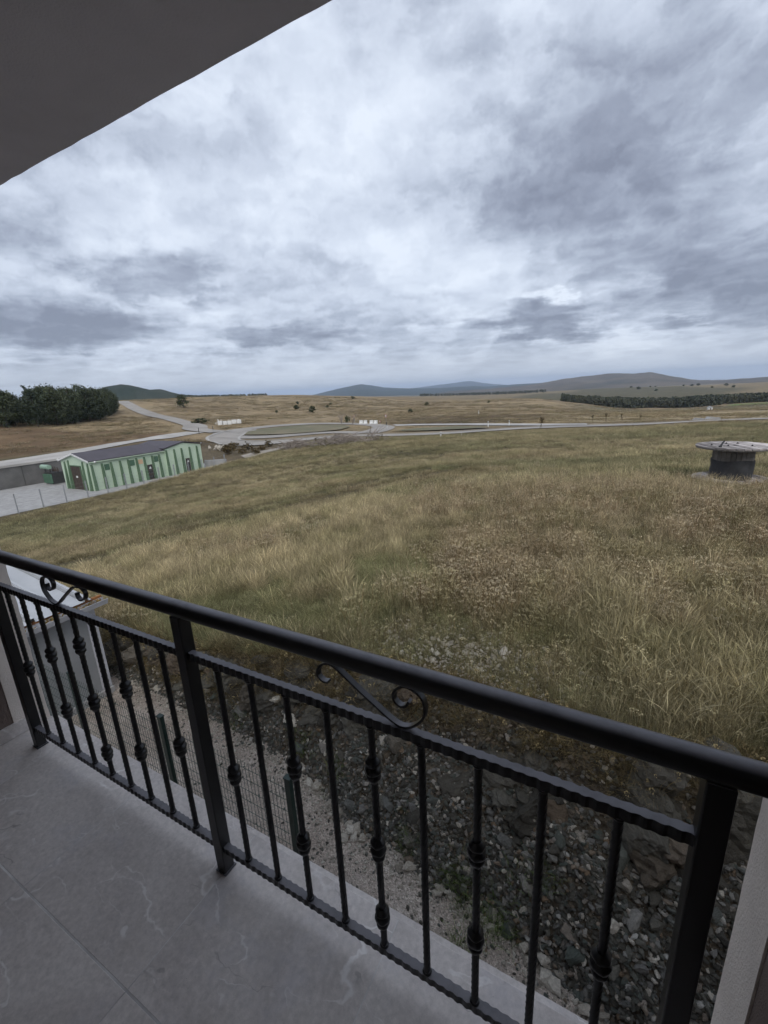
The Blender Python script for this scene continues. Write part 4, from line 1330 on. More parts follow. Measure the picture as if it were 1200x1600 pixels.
def build_grass():
    rng = np.random.default_rng(17)
    var = [
        tuft_mesh('straw', [blades(1, 34, 0.12, 0.34, 0.0036, 0.09, 0.4), blades(2, 7, 0.28, 0.48, 0.0022, 0.08, 0.25, 4, 0.0055, 0.3, 0.45, (1.4, 1.35, 1.25))]),   # 0 tall straw
        tuft_mesh('straw', [blades(3, 38, 0.08, 0.28, 0.0036, 0.11, 0.6), blades(4, 5, 0.25, 0.42, 0.0022, 0.09, 0.3, 4, 0.005, 0.3, 0.45, (1.4, 1.35, 1.25))]),    # 1
        tuft_mesh('green', [blades(5, 46, 0.05, 0.17, 0.0042, 0.11, 0.7, 3)]),                                                            # 2 short green
        tuft_mesh('green', [blades(6, 50, 0.03, 0.11, 0.0045, 0.13, 0.9, 3)]),                                                            # 3 shorter
        tuft_mesh('mixed', [blades(7, 34, 0.06, 0.22, 0.0036, 0.12, 0.7), blades(8, 18, 0.03, 0.09, 0.006, 0.12, 1.0)]),                  # 4 mixed
        tuft_mesh('weed', [blades(9, 30, 0.06, 0.26, 0.0032, 0.12, 0.6), umbels(10, 2, 0.2, 0.36, 0.1)]),                                 # 5 brown weed
        tuft_mesh('umbel', [blades(11, 14, 0.05, 0.22, 0.0032, 0.1, 0.5), umbels(12, 7, 0.2, 0.4, 0.15)]),                                # 6 umbels
        tuft_mesh('reed', [blades(13, 7, 0.3, 0.52, 0.0028, 0.1, 0.2, 5, 0.0055, 0.5, 0.5, (1.25, 1.22, 1.15)), blades(14, 26, 0.08, 0.3, 0.0034, 0.12, 0.4, 3, 0, 0.3, 0.4), blades(18, 16, 0.03, 0.12, 0.005, 0.12, 0.9, 3, 0, 0.3, 0.35)]),   # 7 seeding grass
        tuft_mesh('far', [blades(15, 60, 0.08, 0.26, 0.011, 0.38, 0.6, 2), blades(16, 30, 0.04, 0.12, 0.018, 0.4, 0.9, 2)]),              # 8 wide clump for the distance
        tuft_mesh('far', [blades(17, 50, 0.05, 0.16, 0.014, 0.42, 0.8, 2)]),                                                              # 9
    ]
    P, IDX, TINT, SC = [], [], [], []

    def zone(n, r0, r1, near_):
        u = rng.random(n)
        r = np.sqrt(r0 * r0 + (r1 * r1 - r0 * r0) * u)
        az = np.radians(rng.uniform(-79, 26, n))
        x, y = r * np.sin(az), r * np.cos(az)
        f, e = bank_lines(x)
        ok = (y > e + 0.02) & (x > -53.5) & (np.abs(r) < 92)
        # keep off the shed
        ok &= ~((x < -6.7) & (x > -10.6) & (y < 3.4))
        # stay on the near side of the far road
        rd = np.interp(np.degrees(np.arctan2(x, y)), [-60, -48, -42, -34, -28, -20, -12, -5, 1, 7, 12, 30], [80, 82, 86, 88, 85, 90, 89, 91, 92, 93, 94, 90])
        ok &= r < rd
        ok &= (track_dist(x, y) > (0.34 if r1 < 18 else 0.7)) | (rng.random(n) < 0.12)
        ok &= (np.hypot(x - 2.92, y - 17.0) > 0.9) & ~((np.abs(x - 2.75) < 1.3) & (y > 14.9) & (y < 17) & (rng.random(n) < 0.3))
        # thin stony turf on the rim
        bare = np.exp(-(((x + 1.45) / 1.0) ** 2 + ((y - 4.5) / 0.75) ** 2))
        ok &= rng.random(n) > bare * 0.72
        ok &= rng.random(n) > 0.6 * sstep(0.6, 0.72, fbm(x * 0.8, y * 0.8, 71)) * (r < 30)
        x, y, r = x[ok], y[ok], r[ok]
        n = len(x)
        az = np.degrees(np.arctan2(x, y))
        g = fbm(x * 0.45, y * 0.45, 72); g2 = fbm(x * 0.14, y * 0.14, 73); g3 = fbm(x * 1.6, y * 1.6, 74)
        # what grows where
        g3 = fbm(x * 1.6, y * 1.6, 74)
        reed = sstep(-12, 0, az + 24 * (g3 - 0.5)) * sstep(9.5, 5.5, r + 3 * (g - 0.5)) * sstep(0.25, 0.5, g3 + 0.1)
        weed = np.clip(sstep(-26, -8, az + 30 * (g3 - 0.5)) * sstep(5.0, 8.0, r + 4 * (g - 0.5)) * sstep(20, 11, r + 6 * (g - 0.5)) * sstep(0.30, 0.55, g3 * 0.5 + g * 0.5 + 0.08) + sstep(0.50, 0.70, fbm(x * 0.35, y * 0.35, 75)) * 0.55, 0, 0.85) * (1 - reed)
        green = sstep(0.46, 0.64, g * 0.6 + g3 * 0.4) * (1 - weed * 0.75)
        q = rng.random(n)
        idx = np.where(q < 0.30, 0, np.where(q < 0.6, 1, 4))
        idx = np.where(rng.random(n) < green, np.where(rng.random(n) < 0.5, 2, 3), idx)
        idx = np.where(rng.random(n) < weed * 0.8, np.where(rng.random(n) < 0.16, 6, np.where(rng.random(n) < 0.5, 5, 4)), idx)
        idx = np.where(rng.random(n) < reed * 0.4, 7, idx)
        thin = np.exp(-(((x + 1.45) / 1.6) ** 2 + ((y - 4.6) / 1.1) ** 2))
        idx = np.where(rng.random(n) < thin, np.where(rng.random(n) < 0.6, 3, 5), idx)
        if not near_:
            idx = np.where((idx == 2) | (idx == 3), 9, 8)
        straw = np.array([0.455, 0.39, 0.255]); grn = np.array([0.235, 0.245, 0.13]); brn = np.array([0.33, 0.25, 0.175]); pale = np.array([0.51, 0.44, 0.295])
        t = np.tile(straw, (n, 1))
        t = mixc(t, pale, sstep(0.5, 0.7, g3) * 0.7)
        t = mixc(t, np.array([0.33, 0.295, 0.18]), sstep(0.42, 0.65, g2) * 0.75)
        t = mixc(t, brn, weed * 0.7)
        t = mixc(t, np.array([0.38, 0.335, 0.205]), reed * 0.6)
        gm = np.isin(idx, (2, 3, 9)) * 1.0
        t = mixc(t, grn, gm * rng.uniform(0.5, 1.0, n))
        t = mixc(t, np.array([0.30, 0.29, 0.16]), (idx == 4) * 0.6)
        t = mixc(t, np.array([0.46, 0.40, 0.30]), (idx == 6) * 0.8)
        if not near_:
            far = sstep(22, 50, r)
            t = mixc(t, np.array([0.36, 0.31, 0.195]), far * 0.55)
            t = mixc(t, np.array([0.265, 0.255, 0.155]), sstep(0.45, 0.62, fbm(x * 0.07, y * 0.16, 76)) * 0.7)
        # tussocks: light crowns, dark hollows, green and straw hand to hand
        lum = fbm(x * 3.8, y * 3.8, 77, 3) if near_ else fbm(x * 0.9, y * 0.9, 77, 3)
        t = mixc(t, np.array([0.22, 0.215, 0.105]), sstep(0.5, 0.66, fbm(x * 2.1, y * 2.1, 78, 3)) * 0.4)
        t = t * rng.uniform(0.55, 1.35, (n, 1)) * (0.62 + 0.75 * lum)[:, None]
        sc = rng.uniform(0.7, 1.25, n)
        sc = sc * (0.75 + 0.5 * g) * (0.62 + 0.6 * lum)
        sc = np.where(thin > 0.4, sc * 0.7, sc)
        if near_:
            pass
        else:
            sc = sc * (1.0 + sstep(25, 70, r) * 0.9)
        P.append(np.stack([x, y, height(x, y) - 0.01], 1)); IDX.append(idx); TINT.append(t); SC.append(sc)
    zone(30000, 3.6, 9.0, True)
    zone(38000, 9.0, 17.0, True)
    zone(20000, 17.0, 34.0, False)
    zone(22000, 34.0, 95.0, False)
    # sparse pale seeding stems and dark weed clumps that break the sward up at a distance
    for (m, r0, r1, tnt, thr, sd, k) in ((5200, 9, 90, (0.58, 0.50, 0.34), 0.50, 91, 8), (3800, 9, 90, (0.17, 0.145, 0.085), 0.52, 92, 8), (2600, 12, 60, (0.50, 0.44, 0.34), 0.50, 93, 6)):
        r = np.exp(rng.uniform(np.log(r0), np.log(r1), m))
        az = np.radians(rng.uniform(-66, 20, m))
        x, y = r * np.sin(az), r * np.cos(az)
        rd = np.interp(np.degrees(az), [-60, -48, -42, -34, -28, -20, -12, -5, 1, 7, 12, 30], [76, 78, 84, 86, 83, 88, 87, 89, 90, 91, 92, 88])
        ok = (fbm(x * 0.22, y * 0.22, sd) > thr) & (x > -53) & (r < rd) & (np.hypot(x - 2.92, y - 16.5) > 1.9) & (track_dist(x, y) > 0.8)
        x, y, r = x[ok], y[ok], r[ok]
        P.append(np.stack([x, y, height(x, y) - 0.01], 1)); IDX.append(np.full(len(x), k)); TINT.append(np.array(tnt)[None] * rng.uniform(0.7, 1.25, (len(x), 1)))
        SC.append(rng.uniform(0.45, 1.0, len(x)) * (0.6 + r / 60 if k == 8 else 0.9 + r / 50))
    P = np.concatenate(P); IDX = np.concatenate(IDX); TINT = np.concatenate(TINT); SC = np.concatenate(SC)
    n = len(P)
    rot = np.stack([rng.normal(0, 0.08, n), rng.normal(0, 0.08, n), rng.uniform(0, 6.283, n)], 1)
    instancer('meadow_grass', P, rot, np.repeat(SC[:, None], 3, 1), IDX, TINT, var, None, label='dry straw and green meadow grass with flat dried flower heads', cat='grass')
    # coarse grass and scrub on the hillsides beyond the road
    m = 16000
    r = np.exp(rng.uniform(np.log(97), np.log(430), m))
    az = rng.uniform(-72, 14, m)
    x, y = r * np.sin(np.radians(az)), r * np.cos(np.radians(az))
    hn = fbm(x * 0.03, y * 0.05, 94)
    ok = (rng.random(m) < sstep(0.32, 0.6, hn) * 0.9 + 0.08)
    # keep the carriageways clear
    lines = [[(-96, 84), (-108, 86), (-124, 98), (-149, 110), (-178, 122), (-214, 140), (-252, 159), (-290, 178)], [(-96, 92), (-84, 74), (-72, 69), (-53, 79), (-42, 84), (-31, 92), (-19, 97), (-8, 102), (3, 105), (13, 107), (24, 106), (60, 104)],
             [(-53, 88), (-64, 90), (-76, 80), (-88, 78), (-97, 92), (-97, 106), (-88, 117), (-74, 119), (-62, 112), (-56, 100)], [(-60, 116), (-52, 121), (-40, 120), (-28, 113), (-17, 107)], [(-78.5, 26), (-81.5, 40), (-88, 54), (-95, 67), (-101, 80)], [(-76, 96), (-86, 100)], [(-45, 100), (-36, 104)]]
    dd = np.full(m, 1e9)
    for pl in lines:
        for (ax, ay), (bx, by) in zip(pl[:-1], pl[1:]):
            t = np.clip(((x - ax) * (bx - ax) + (y - ay) * (by - ay)) / ((bx - ax) ** 2 + (by - ay) ** 2), 0, 1)
            dd = np.minimum(dd, np.hypot(x - ax - t * (bx - ax), y - ay - t * (by - ay)))
    ok &= dd > 6.5
    ok &= ~((np.hypot((x + 80) / 1.3, y - 98) < 13))
    x, y, r, hn = x[ok], y[ok], r[ok], hn[ok]
    m = len(x)
    tt = np.tile([0.36, 0.295, 0.195], (m, 1))
    tt = mixc(tt, (0.23, 0.18, 0.12), (rng.random(m) < 0.4) * 0.9)
    tt = mixc(tt, (0.20, 0.19, 0.11), (rng.random(m) < 0.2) * 0.9)
    tt = mixc(tt, (0.40, 0.33, 0.21), (rng.random(m) < 0.2) * 0.8) * rng.uniform(0.7, 1.2, (m, 1))
    sc = rng.uniform(1.2, 3.2, m) * (0.6 + r / 300)
    instancer('hillside_scrub', np.stack([x, y, height(x, y) - 0.02], 1), np.stack([np.zeros(m), np.zeros(m), rng.uniform(0, 6, m)], 1), np.stack([sc * 1.5, sc * 1.5, sc * 0.8], 1), rng.integers(8, 10, m), tt, var, None, label='coarse brown grass and low scrub on the hillsides beyond the road', cat='scrub')
    # weeds rooted in the scree and at the foot of the house
    wx = np.array([-1.02, -0.93, -0.72, -0.62, -0.30, -1.55, -0.98, -0.55, -3.2, -4.4, -2.6, -0.9])
    wy = np.array([2.84, 2.78, 2.72, 2.80, 3.05, 2.98, 2.9, 2.75, 3.45, 3.5, 3.3, 2.45])
    k = np.repeat(np.arange(len(wx)), 5)
    px = wx[k] + rng.normal(0, 0.06, len(k)); py = wy[k] + rng.normal(0, 0.05, len(k))
    m = len(px)
    instancer('bank_weeds', np.stack([px, py, height(px, py)], 1), np.stack([np.zeros(m), np.zeros(m), rng.uniform(0, 6, m)], 1), np.repeat(rng.uniform(0.6, 1.0, m)[:, None], 3, 1), rng.integers(2, 4, m), np.tile([0.15, 0.22, 0.06], (m, 1)) * rng.uniform(0.7, 1.2, (m, 1)), var, near['bank'])
    # turf hanging over the rim of the bank
    m = 1800
    px = rng.uniform(-8, 2.2, m)
    f, e = bank_lines(px)
    py = e - rng.random(m) ** 1.5 * 0.30
    instancer('rim_turf', np.stack([px, py, height(px, py) - 0.01], 1), np.stack([rng.normal(0.5, 0.25, m), rng.normal(0, 0.2, m), rng.uniform(-0.6, 0.6, m)], 1), np.repeat(rng.uniform(0.4, 0.9, m)[:, None], 3, 1), rng.choice([1, 3, 4, 5], m), np.array([0.30, 0.24, 0.13])[None] * rng.uniform(0.5, 1.2, (m, 1)), var, near['meadow_rim'])


build_grass()


# ------------------------------------------------------------------ green mesh fence on the path
def build_mesh_fence():
    Y, zt = 2.1, -1.50
    root = empty('mesh_fence', (-2.19, Y, GROUND_Z), 0, 'dark green welded mesh fence standing on the path', 'fence')
    xs = [-2.19, -3.83, -5.47, -7.11]

    def L(x):
        return x + 2.19
    H = zt - GROUND_Z
    for k, x in enumerate(xs):
        w = 0.03 if k != 2 else 0.05
        MB().box(L(x) - w, L(x) + w, -0.02, 0.02, -0.05, H + 0.06).obj('post', 'fence_green', root, bevel=0.003)
        MB().box(L(x) - w - 0.004, L(x) + w + 0.004, -0.024, 0.024, H + 0.06, H + 0.075).obj('post_cap', 'fence_green', root)
    for k in range(3):
        xa, xb = L(xs[k]) - 0.035, L(xs[k + 1]) + 0.035
        mb = MB()
        n = int((xa - xb) / 0.042)
        for i in range(n + 1):
            x = xa + (xb - xa) * i / n
            mb.box(x - 0.0014, x + 0.0014, -0.0014, 0.0014, 0.05, H + random.uniform(-0.004, 0.015))
        z = 0.08
        while z < H + 0.001:
            mb.box(xb, xa, 0.0015, 0.0045, z - 0.0016, z + 0.0016)
            z += 0.125
        mb.obj('mesh_panel', 'fence_wire', root)


build_mesh_fence()


# ------------------------------------------------------------------ low shed
def build_shed():
    root = empty('shed', (-6.95, 1.6, GROUND_Z), 0, 'low pale shed with white ribbed sheet roof and leaf-filled gutter', 'shed')
    ox, oy, oz = -6.95, 1.6, GROUND_Z

    def bx(nm, mt, x0, x1, y0, y1, z0, z1, parent=root, **kw):
        return MB().box(x0 - ox, x1 - ox, y0 - oy, y1 - oy, z0 - oz, z1 - oz).obj(nm, mt, parent, **kw)
    y0, y1 = 0.2, 3.16
    bx('wall', 'panel_grey', -10.4, -6.95, y0, y1, GROUND_Z - 0.1, -1.36)
    bx('plinth', 'concrete', -10.42, -6.90, y0 - 0.02, y1 + 0.02, GROUND_Z - 0.1, -2.80)
    # corner trim and seams of the wall panels
    bx('corner_trim', 'gutter_white', -7.0, -6.935, y1 - 0.13, y1 + 0.012, -2.79, -1.37)
    for yy in (0.9, 1.62, 2.34):
        bx('panel_seam', 'galvanised', -6.952, -6.944, yy, yy + 0.02, -2.79, -1.37)
    # roof: trapezoid sheets rising away from the eave
    pitch = math.tan(R(7))
    x_e, x_r = -6.80, -10.7
    z_e = -1.215
    period, sheet_n = 0.345, 10
    prof = []
    yy = 0.0
    while yy < y1 + 0.12:
        for dy, dz in ((0.0, 0.0), (0.255, 0.0), (0.264, 0.06), (0.30, 0.06), (0.309, 0.0)):
            prof.append((yy + dy, dz))
        yy += period
    prof = [p for p in prof if p[0] <= y1 + 0.125]
    P, Fq = [], []
    for (py, pz) in prof:
        for (xx, zz) in ((x_e, z_e), (x_r, z_e + (x_e - x_r) * pitch)):
            P += [(xx - ox, py - oy, zz + pz - oz), (xx - ox, py - oy, zz + pz - 0.004 - oz)]
    for k in range(len(prof) - 1):
        a, b_ = k * 4, (k + 1) * 4
        Fq += [(a, b_, b_ + 2, a + 2), (a + 1, a + 3, b_ + 3, b_ + 1), (a, a + 1, b_ + 1, b_), (a + 2, b_ + 2, b_ + 3, a + 3)]
    rf = MB().add(P, Fq).obj('roof', 'sheet_white', root)
    for yy in (1.629, 1.974, 2.319, 2.664, 3.009):  # darker strips added beside the ribs to stand for their shade
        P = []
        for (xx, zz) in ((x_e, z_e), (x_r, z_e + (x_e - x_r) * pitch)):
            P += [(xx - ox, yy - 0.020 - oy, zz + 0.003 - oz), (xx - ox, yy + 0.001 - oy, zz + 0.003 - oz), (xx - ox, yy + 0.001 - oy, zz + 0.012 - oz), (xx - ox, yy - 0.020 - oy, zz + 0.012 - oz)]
        MB().add(P, [(3, 2, 1, 0), (4, 5, 6, 7), (0, 1, 5, 4), (1, 2, 6, 5), (2, 3, 7, 6), (3, 0, 4, 7)]).obj('rib_shade', 'galvanised', root)
    bx('fascia', 'rust', -6.87, -6.83, 0.0, y1 + 0.10, -1.33, -1.222)
    # gutter trough with litter
    gz = -1.345
    gp = [(-6.83, gz + 0.085), (-6.83, gz), (-6.72, gz), (-6.69, gz + 0.085), (-6.694, gz + 0.088), (-6.723, gz + 0.004), (-6.826, gz + 0.004), (-6.826, gz + 0.085)]
    MB().prism([(a - ox, b_ - oz) for a, b_ in gp], 0.0 - oy, y1 + 0.12 - oy, 'y').obj('gutter', 'gutter_white', root)
    gut = root.children[-1]
    rng = np.random.default_rng(3)
    V, F = [], []
    for k in range(420):
        y = rng.uniform(0.02, y1 + 0.1); x = rng.uniform(-6.82, -6.72)
        if fbm(np.array([y * 2.2]), np.array([0.3]), 81)[0] < 0.42 and y < 2.7:
            continue
        s = rng.uniform(0.012, 0.035)
        z = gz + 0.05 + rng.uniform(0, 0.055)
        a = rng.uniform(0, 6.28); d = np.array([math.cos(a), math.sin(a), rng.normal(0, .4)]) * s
        e_ = np.array([-math.sin(a), math.cos(a), rng.normal(0, .4)]) * s * 0.6
        c = np.array([x - ox, y - oy, z - oz]); b0 = len(V)
        V += [c - d, c - e_, c + d, c + e_]; F.append((b0, b0 + 1, b0 + 2, b0 + 3))
    me = np_mesh('leaf_litter', V, F, 'leaf_litter')
    place('leaf_litter', me, (0, 0, 0), parent=gut, kind='stuff')


build_shed()


# ------------------------------------------------------------------ cable drum
def clipped_plank(mb, x0, x1, Rr, z0, z1, cut=0.0):
    """plank of a round flange: strip between x0 and x1 inside the circle"""
    top, bot = [], []
    n = 5
    for k in range(n + 1):
        x = x0 + (x1 - x0) * k / n
        yv = math.sqrt(max(0.0, Rr * Rr - x * x))
        top.append((x, yv)); bot.append((x, -yv))
    poly = bot + top[::-1]
    return mb.prism(poly, z0, z1)


def build_drum():
    cx, cy = 2.92, 17.0
    zb = hz(cx, cy) - 0.05
    root = empty('cable_drum', (cx, cy, zb), R(20), 'large weathered wooden cable drum lying on its side in the meadow', 'cable drum')
    Rf = 1.0
    for nm, z0 in (('bottom_flange', 0.05), ('top_flange', 1.06)):
        fl = MB().lathe([(Rf - 0.02, z0), (Rf - 0.02, z0 + 0.035)], 40).obj(nm, 'old_stave', root)
        n = 11
        for k in range(n):
            x0 = -Rf + 2 * Rf * k / n + 0.016
            x1 = -Rf + 2 * Rf * (k + 1) / n - 0.016
            clipped_plank(MB(), x0, x1, Rf - 0.003, z0 + 0.036, z0 + 0.078 + random.uniform(-0.004, 0.004)).obj('plank', 'old_plank', fl)
    n = 26
    for k in range(n):
        t0, t1 = 2 * math.pi * (k + 0.04) / n, 2 * math.pi * (k + 0.96) / n
        r0, r1 = 0.49, 0.525 + random.uniform(-0.004, 0.004)
        poly = [(r1 * math.cos(t0), r1 * math.sin(t0)), (r1 * math.cos(t1), r1 * math.sin(t1)), (r0 * math.cos(t1), r0 * math.sin(t1)), (r0 * math.cos(t0), r0 * math.sin(t0))]
        MB().prism(poly, 0.08, 1.055).obj('stave', 'old_stave', root)
    # black sheet wound round the lower part of the core
    P, Fq = [], []
    rng = random.Random(4)
    seg, rows = 48, 7
    for i in range(rows):
        for k in range(seg):
            t = 2 * math.pi * k / seg
            r = 0.545 + 0.012 * math.sin(5 * t + i) + rng.uniform(-0.006, 0.006)
            z = 0.09 + 0.62 * i / (rows - 1) + (0.02 * math.sin(3 * t) if i == rows - 1 else 0)
            P.append((r * math.cos(t), r * math.sin(t), z))
    for i in range(rows - 1):
        for k in range(seg):
            k2 = (k + 1) % seg
            Fq.append((i * seg + k, i * seg + k2, (i + 1) * seg + k2, (i + 1) * seg + k))
    MB().add(P, Fq).obj('black_wrap', 'black_sheet', root, smooth=True)
    for (bx_, by_) in ((-0.30, -0.2), (0.25, 0.32), (-0.05, 0.36), (0.3, -0.3), (-0.62, -0.35), (-0.6, 0.1)):
        MB().lathe([(0.035, 1.135), (0.035, 1.15), (0.016, 1.15), (0.016, 1.175)], 8, (bx_, by_, 0)).obj('bolt', 'dark_metal', root)
    MB().tube([(-0.62, -0.42, 1.14), (-0.60, -0.40, 1.20), (-0.54, -0.36, 1.27), (-0.50, -0.34, 1.31)], [0.03, 0.028, 0.026, 0.024], 6).obj('bracket', 'dark_metal', root)
    MB().tube([(0, -0.05, 1.135), (0, -0.05, 1.145)], 0.07, 14).obj('hub_hole', 'dark_metal', root)
    b = MB().box(-0.28, 0.28, -0.05, 0.05, 0, 0.035).obj('board', 'pale_wood', None, label='short pale board lying against the foot of the cable drum', cat='board')
    b.location = (cx + 0.08, cy - 1.06, zb + 0.13); b.rotation_euler = (0.05, 0.02, 0.15)


build_drum()


# ------------------------------------------------------------------ green building and its yard
def build_green_building():
    ox, oy, oz = -58.7, 30.2, -9.05
    root = empty('transformer_station', (ox, oy, oz), 0, 'light green ribbed utility building with dark roof in the yard', 'building')
    # local: x = depth behind the long front (towards -X in the world), y = along the front

    def bx(nm, mt, d0, d1, a0, a1, z0, z1, parent=root, **kw):
        return MB().box(-d1, -d0, a0, a1, z0, z1).obj(nm, mt, parent, **kw)
    Dp, E1, P1 = 6.7, 3.75, 4.62
    w = MB().prism([(0, -0.15), (0, E1), (-Dp / 2, P1), (-Dp, E1), (-Dp, -0.15)], 0.0, 10.4, 'y').obj('main_wall', 'clad_green', root)
    # wing with its gable to the front
    a0, a1, am, E2, P2 = 10.4, 16.6, 13.5, 3.9, 4.5
    MB().prism([(a0, -0.15), (a1, -0.15), (a1, E2), (am, P2), (a0, E2)], 0.25, -7.4, 'x').obj('wing_wall', 'clad_green', root)
    # roofs as thin slabs with overhang
    t = 0.10
    def slope(nm, pts, parent):
        P = [tuple(p) for p in pts] + [(p[0], p[1], p[2] + t) for p in pts]
        return MB().add(P, [(3, 2, 1, 0), (4, 5, 6, 7), (0, 1, 5, 4), (1, 2, 6, 5), (2, 3, 7, 6), (3, 0, 4, 7)]).obj(nm, 'roof_sheet', parent)
    o = 0.22
    k = (P1 - E1) / (Dp / 2)
    r1 = slope('roof', [(o, -o, E1 - o * k + 0.01), (o, 10.38, E1 - o * k + 0.01), (-Dp / 2, 10.38, P1 + 0.01), (-Dp / 2, -o, P1 + 0.01)], root)
    slope('roof', [(-Dp - o, -o, E1 - o * k + 0.01), (-Dp / 2 - 0.003, -o, P1 + 0.01), (-Dp / 2 - 0.003, 10.38, P1 + 0.01), (-Dp - o, 10.38, E1 - o * k + 0.01)], root)
    k2 = (P2 - E2) / (am - a0)
    slope('wing_roof', [(0.45, a0 - o, E2 - o * k2 + 0.12), (0.45, am, P2 + 0.12), (-7.5, am, P2 + 0.12), (-7.5, a0 - o, E2 - o * k2 + 0.12)], root)
    slope('wing_roof', [(0.45, am + 0.003, P2 + 0.12), (0.45, a1 + o, E2 - o * k2 + 0.12), (-7.5, a1 + o, E2 - o * k2 + 0.12), (-7.5, am + 0.003, P2 + 0.12)], root)
    MB().box(-0.02, o + 0.06, -o, 10.36, E1 - 0.16, E1 - 0.06).obj('gutter', 'clad_green', root)
    # pale verge boards
    for sgn in (0, 1):
        xa, xb = (o, -Dp / 2) if sgn == 0 else (-Dp - o, -Dp / 2)
        MB().add([(xa, -o - 0.04, E1 - o * k - 0.10), (xb, -o - 0.04, P1 - 0.10), (xb, -o - 0.04, P1 + 0.12), (xa, -o - 0.04, E1 - o * k + 0.12),
                  (xa, -o - 0.003, E1 - o * k - 0.10), (xb, -o - 0.003, P1 - 0.10), (xb, -o - 0.003, P1 + 0.12), (xa, -o - 0.003, E1 - o * k + 0.12)],
                 [(0, 1, 2, 3), (7, 6, 5, 4), (0, 4, 5, 1), (1, 5, 6, 2), (2, 6, 7, 3), (3, 7, 4, 0)]).obj('verge_board', 'white_paint', root)
    # ribs: buttress-like dark fins tapering outwards to the foot
    def rib_front(a, h, base):
        w_ = 0.16
        P = [(base, a - w_, -0.15), (base, a + w_, -0.15), (base + 0.30, a + w_, -0.15), (base + 0.30, a - w_, -0.15), (base, a - w_ * .8, h), (base, a + w_ * .8, h), (base + 0.10, a + w_ * .8, h - 0.12), (base + 0.10, a - w_ * .8, h - 0.12)]
        MB().add(P, [(3, 2, 1, 0), (4, 5, 6, 7), (0, 1, 5, 4), (1, 2, 6, 5), (2, 3, 7, 6), (3, 0, 4, 7)]).obj('rib', 'rib_green', root)
    for a in (0.18, 1.45, 2.6, 3.8, 4.9, 6.08, 7.2, 8.4, 9.5):
        rib_front(a, 3.3, 0.003)
    for a in (10.55, 11.85, 13.1, 14.5, 15.8):
        rib_front(a, 3.75, 0.253)

    def rib_gable(d, h):
        w_ = 0.16
        P = [(-d - w_, -0.003, -0.15), (-d + w_, -0.003, -0.15), (-d + w_, -0.30, -0.15), (-d - w_, -0.30, -0.15), (-d - w_ * .8, -0.003, h), (-d + w_ * .8, -0.003, h), (-d + w_ * .8, -0.10, h - 0.12), (-d - w_ * .8, -0.10, h - 0.12)]
        MB().add(P, [(0, 1, 2, 3), (7, 6, 5, 4), (0, 4, 5, 1), (1, 5, 6, 2), (2, 6, 7, 3), (3, 7, 4, 0)]).obj('rib', 'rib_green', root)
    for d, h in ((5.75, 3.6), (4.85, 3.8), (1.55, 3.7), (0.45, 3.5)):
        rib_gable(d, h)
    # louvred window panels
    for (p0, p1) in ((1.72, 2.35), (5.05, 5.75), (8.65, 9.28)):
        f = bx('window', 'rib_green', -0.05, 0.0, p0, p1, 2.36, 3.14)
        for j in range(6):
            z = 2.42 + 0.115 * j
            bx('louvre', 'shutter_green', -0.075, -0.052, p0 + 0.05, p1 - 0.05, z, z + 0.075, f)
    bx('name_plate', 'sign_peach', -0.03, 0.0, 6.3, 6.95, 2.4, 3.0)
    # doors on the front, each with a pale warning triangle
    for (p0, p1, fr) in ((7.48, 8.2, 0.0), (13.55, 14.25, 0.25)):
        d = bx('door', 'door_brown', -fr - 0.06, -fr, p0, p1, 0.0, 2.1)
        for z0 in (0.15, 0.85, 1.5):
            bx('door_panel', 'dark_metal', -fr - 0.075, -fr - 0.061, p0 + 0.08, p1 - 0.08, z0, z0 + 0.5, d)
        c = (p0 + p1) / 2
        MB().prism([(c - 0.19, 1.52), (c + 0.19, 1.52), (c, 1.88)], fr + 0.077, fr + 0.083, 'x').obj('warning_sign', 'white_paint', d)
        bx('handle', 'galvanised', -fr - 0.10, -fr - 0.061, p0 + 0.05, p0 + 0.10, 1.02, 1.10, d)
    # deep doorway in the gable
    dw = MB().box(-4.5, -2.2, -0.05, -0.003, 0.0, 3.05).obj('gable_door', 'door_brown', root)
    MB().box(-4.62, -4.5, -0.12, -0.004, 0.0, 3.15).obj('door_frame', 'rib_green', dw)
    MB().box(-2.2, -2.08, -0.12, -0.004, 0.0, 3.15).obj('door_frame', 'rib_green', dw)
    MB().box(-4.5, -2.2, -0.12, -0.004, 3.05, 3.16).obj('door_frame', 'rib_green', dw)
    for j in range(5):
        MB().box(-4.45 + j * 0.45, -4.45 + j * 0.45 + 0.40, -0.075, -0.052, 0.06, 2.95).obj('door_leaf', 'door_brown', dw)
    MB().box(-3.55, -3.15, -0.09, -0.077, 1.55, 1.8).obj('notice', 'white_paint', dw)
    # lamps at the eaves
    for (x, y, z) in ((0.35, 0.5, 3.55), (0.30, 16.7, 3.95), (-6.8, -0.25, 3.75)):
        l = MB().lathe([(0.05, 0), (0.13, 0.04), (0.13, 0.14), (0.04, 0.2)], 10, (x, y, z)).obj('lamp', 'white_paint', root)
    # plinth
    bx('plinth', 'rib_green', -0.33, 0.0, -0.02, 10.38, -0.16, -0.002)


build_green_building()


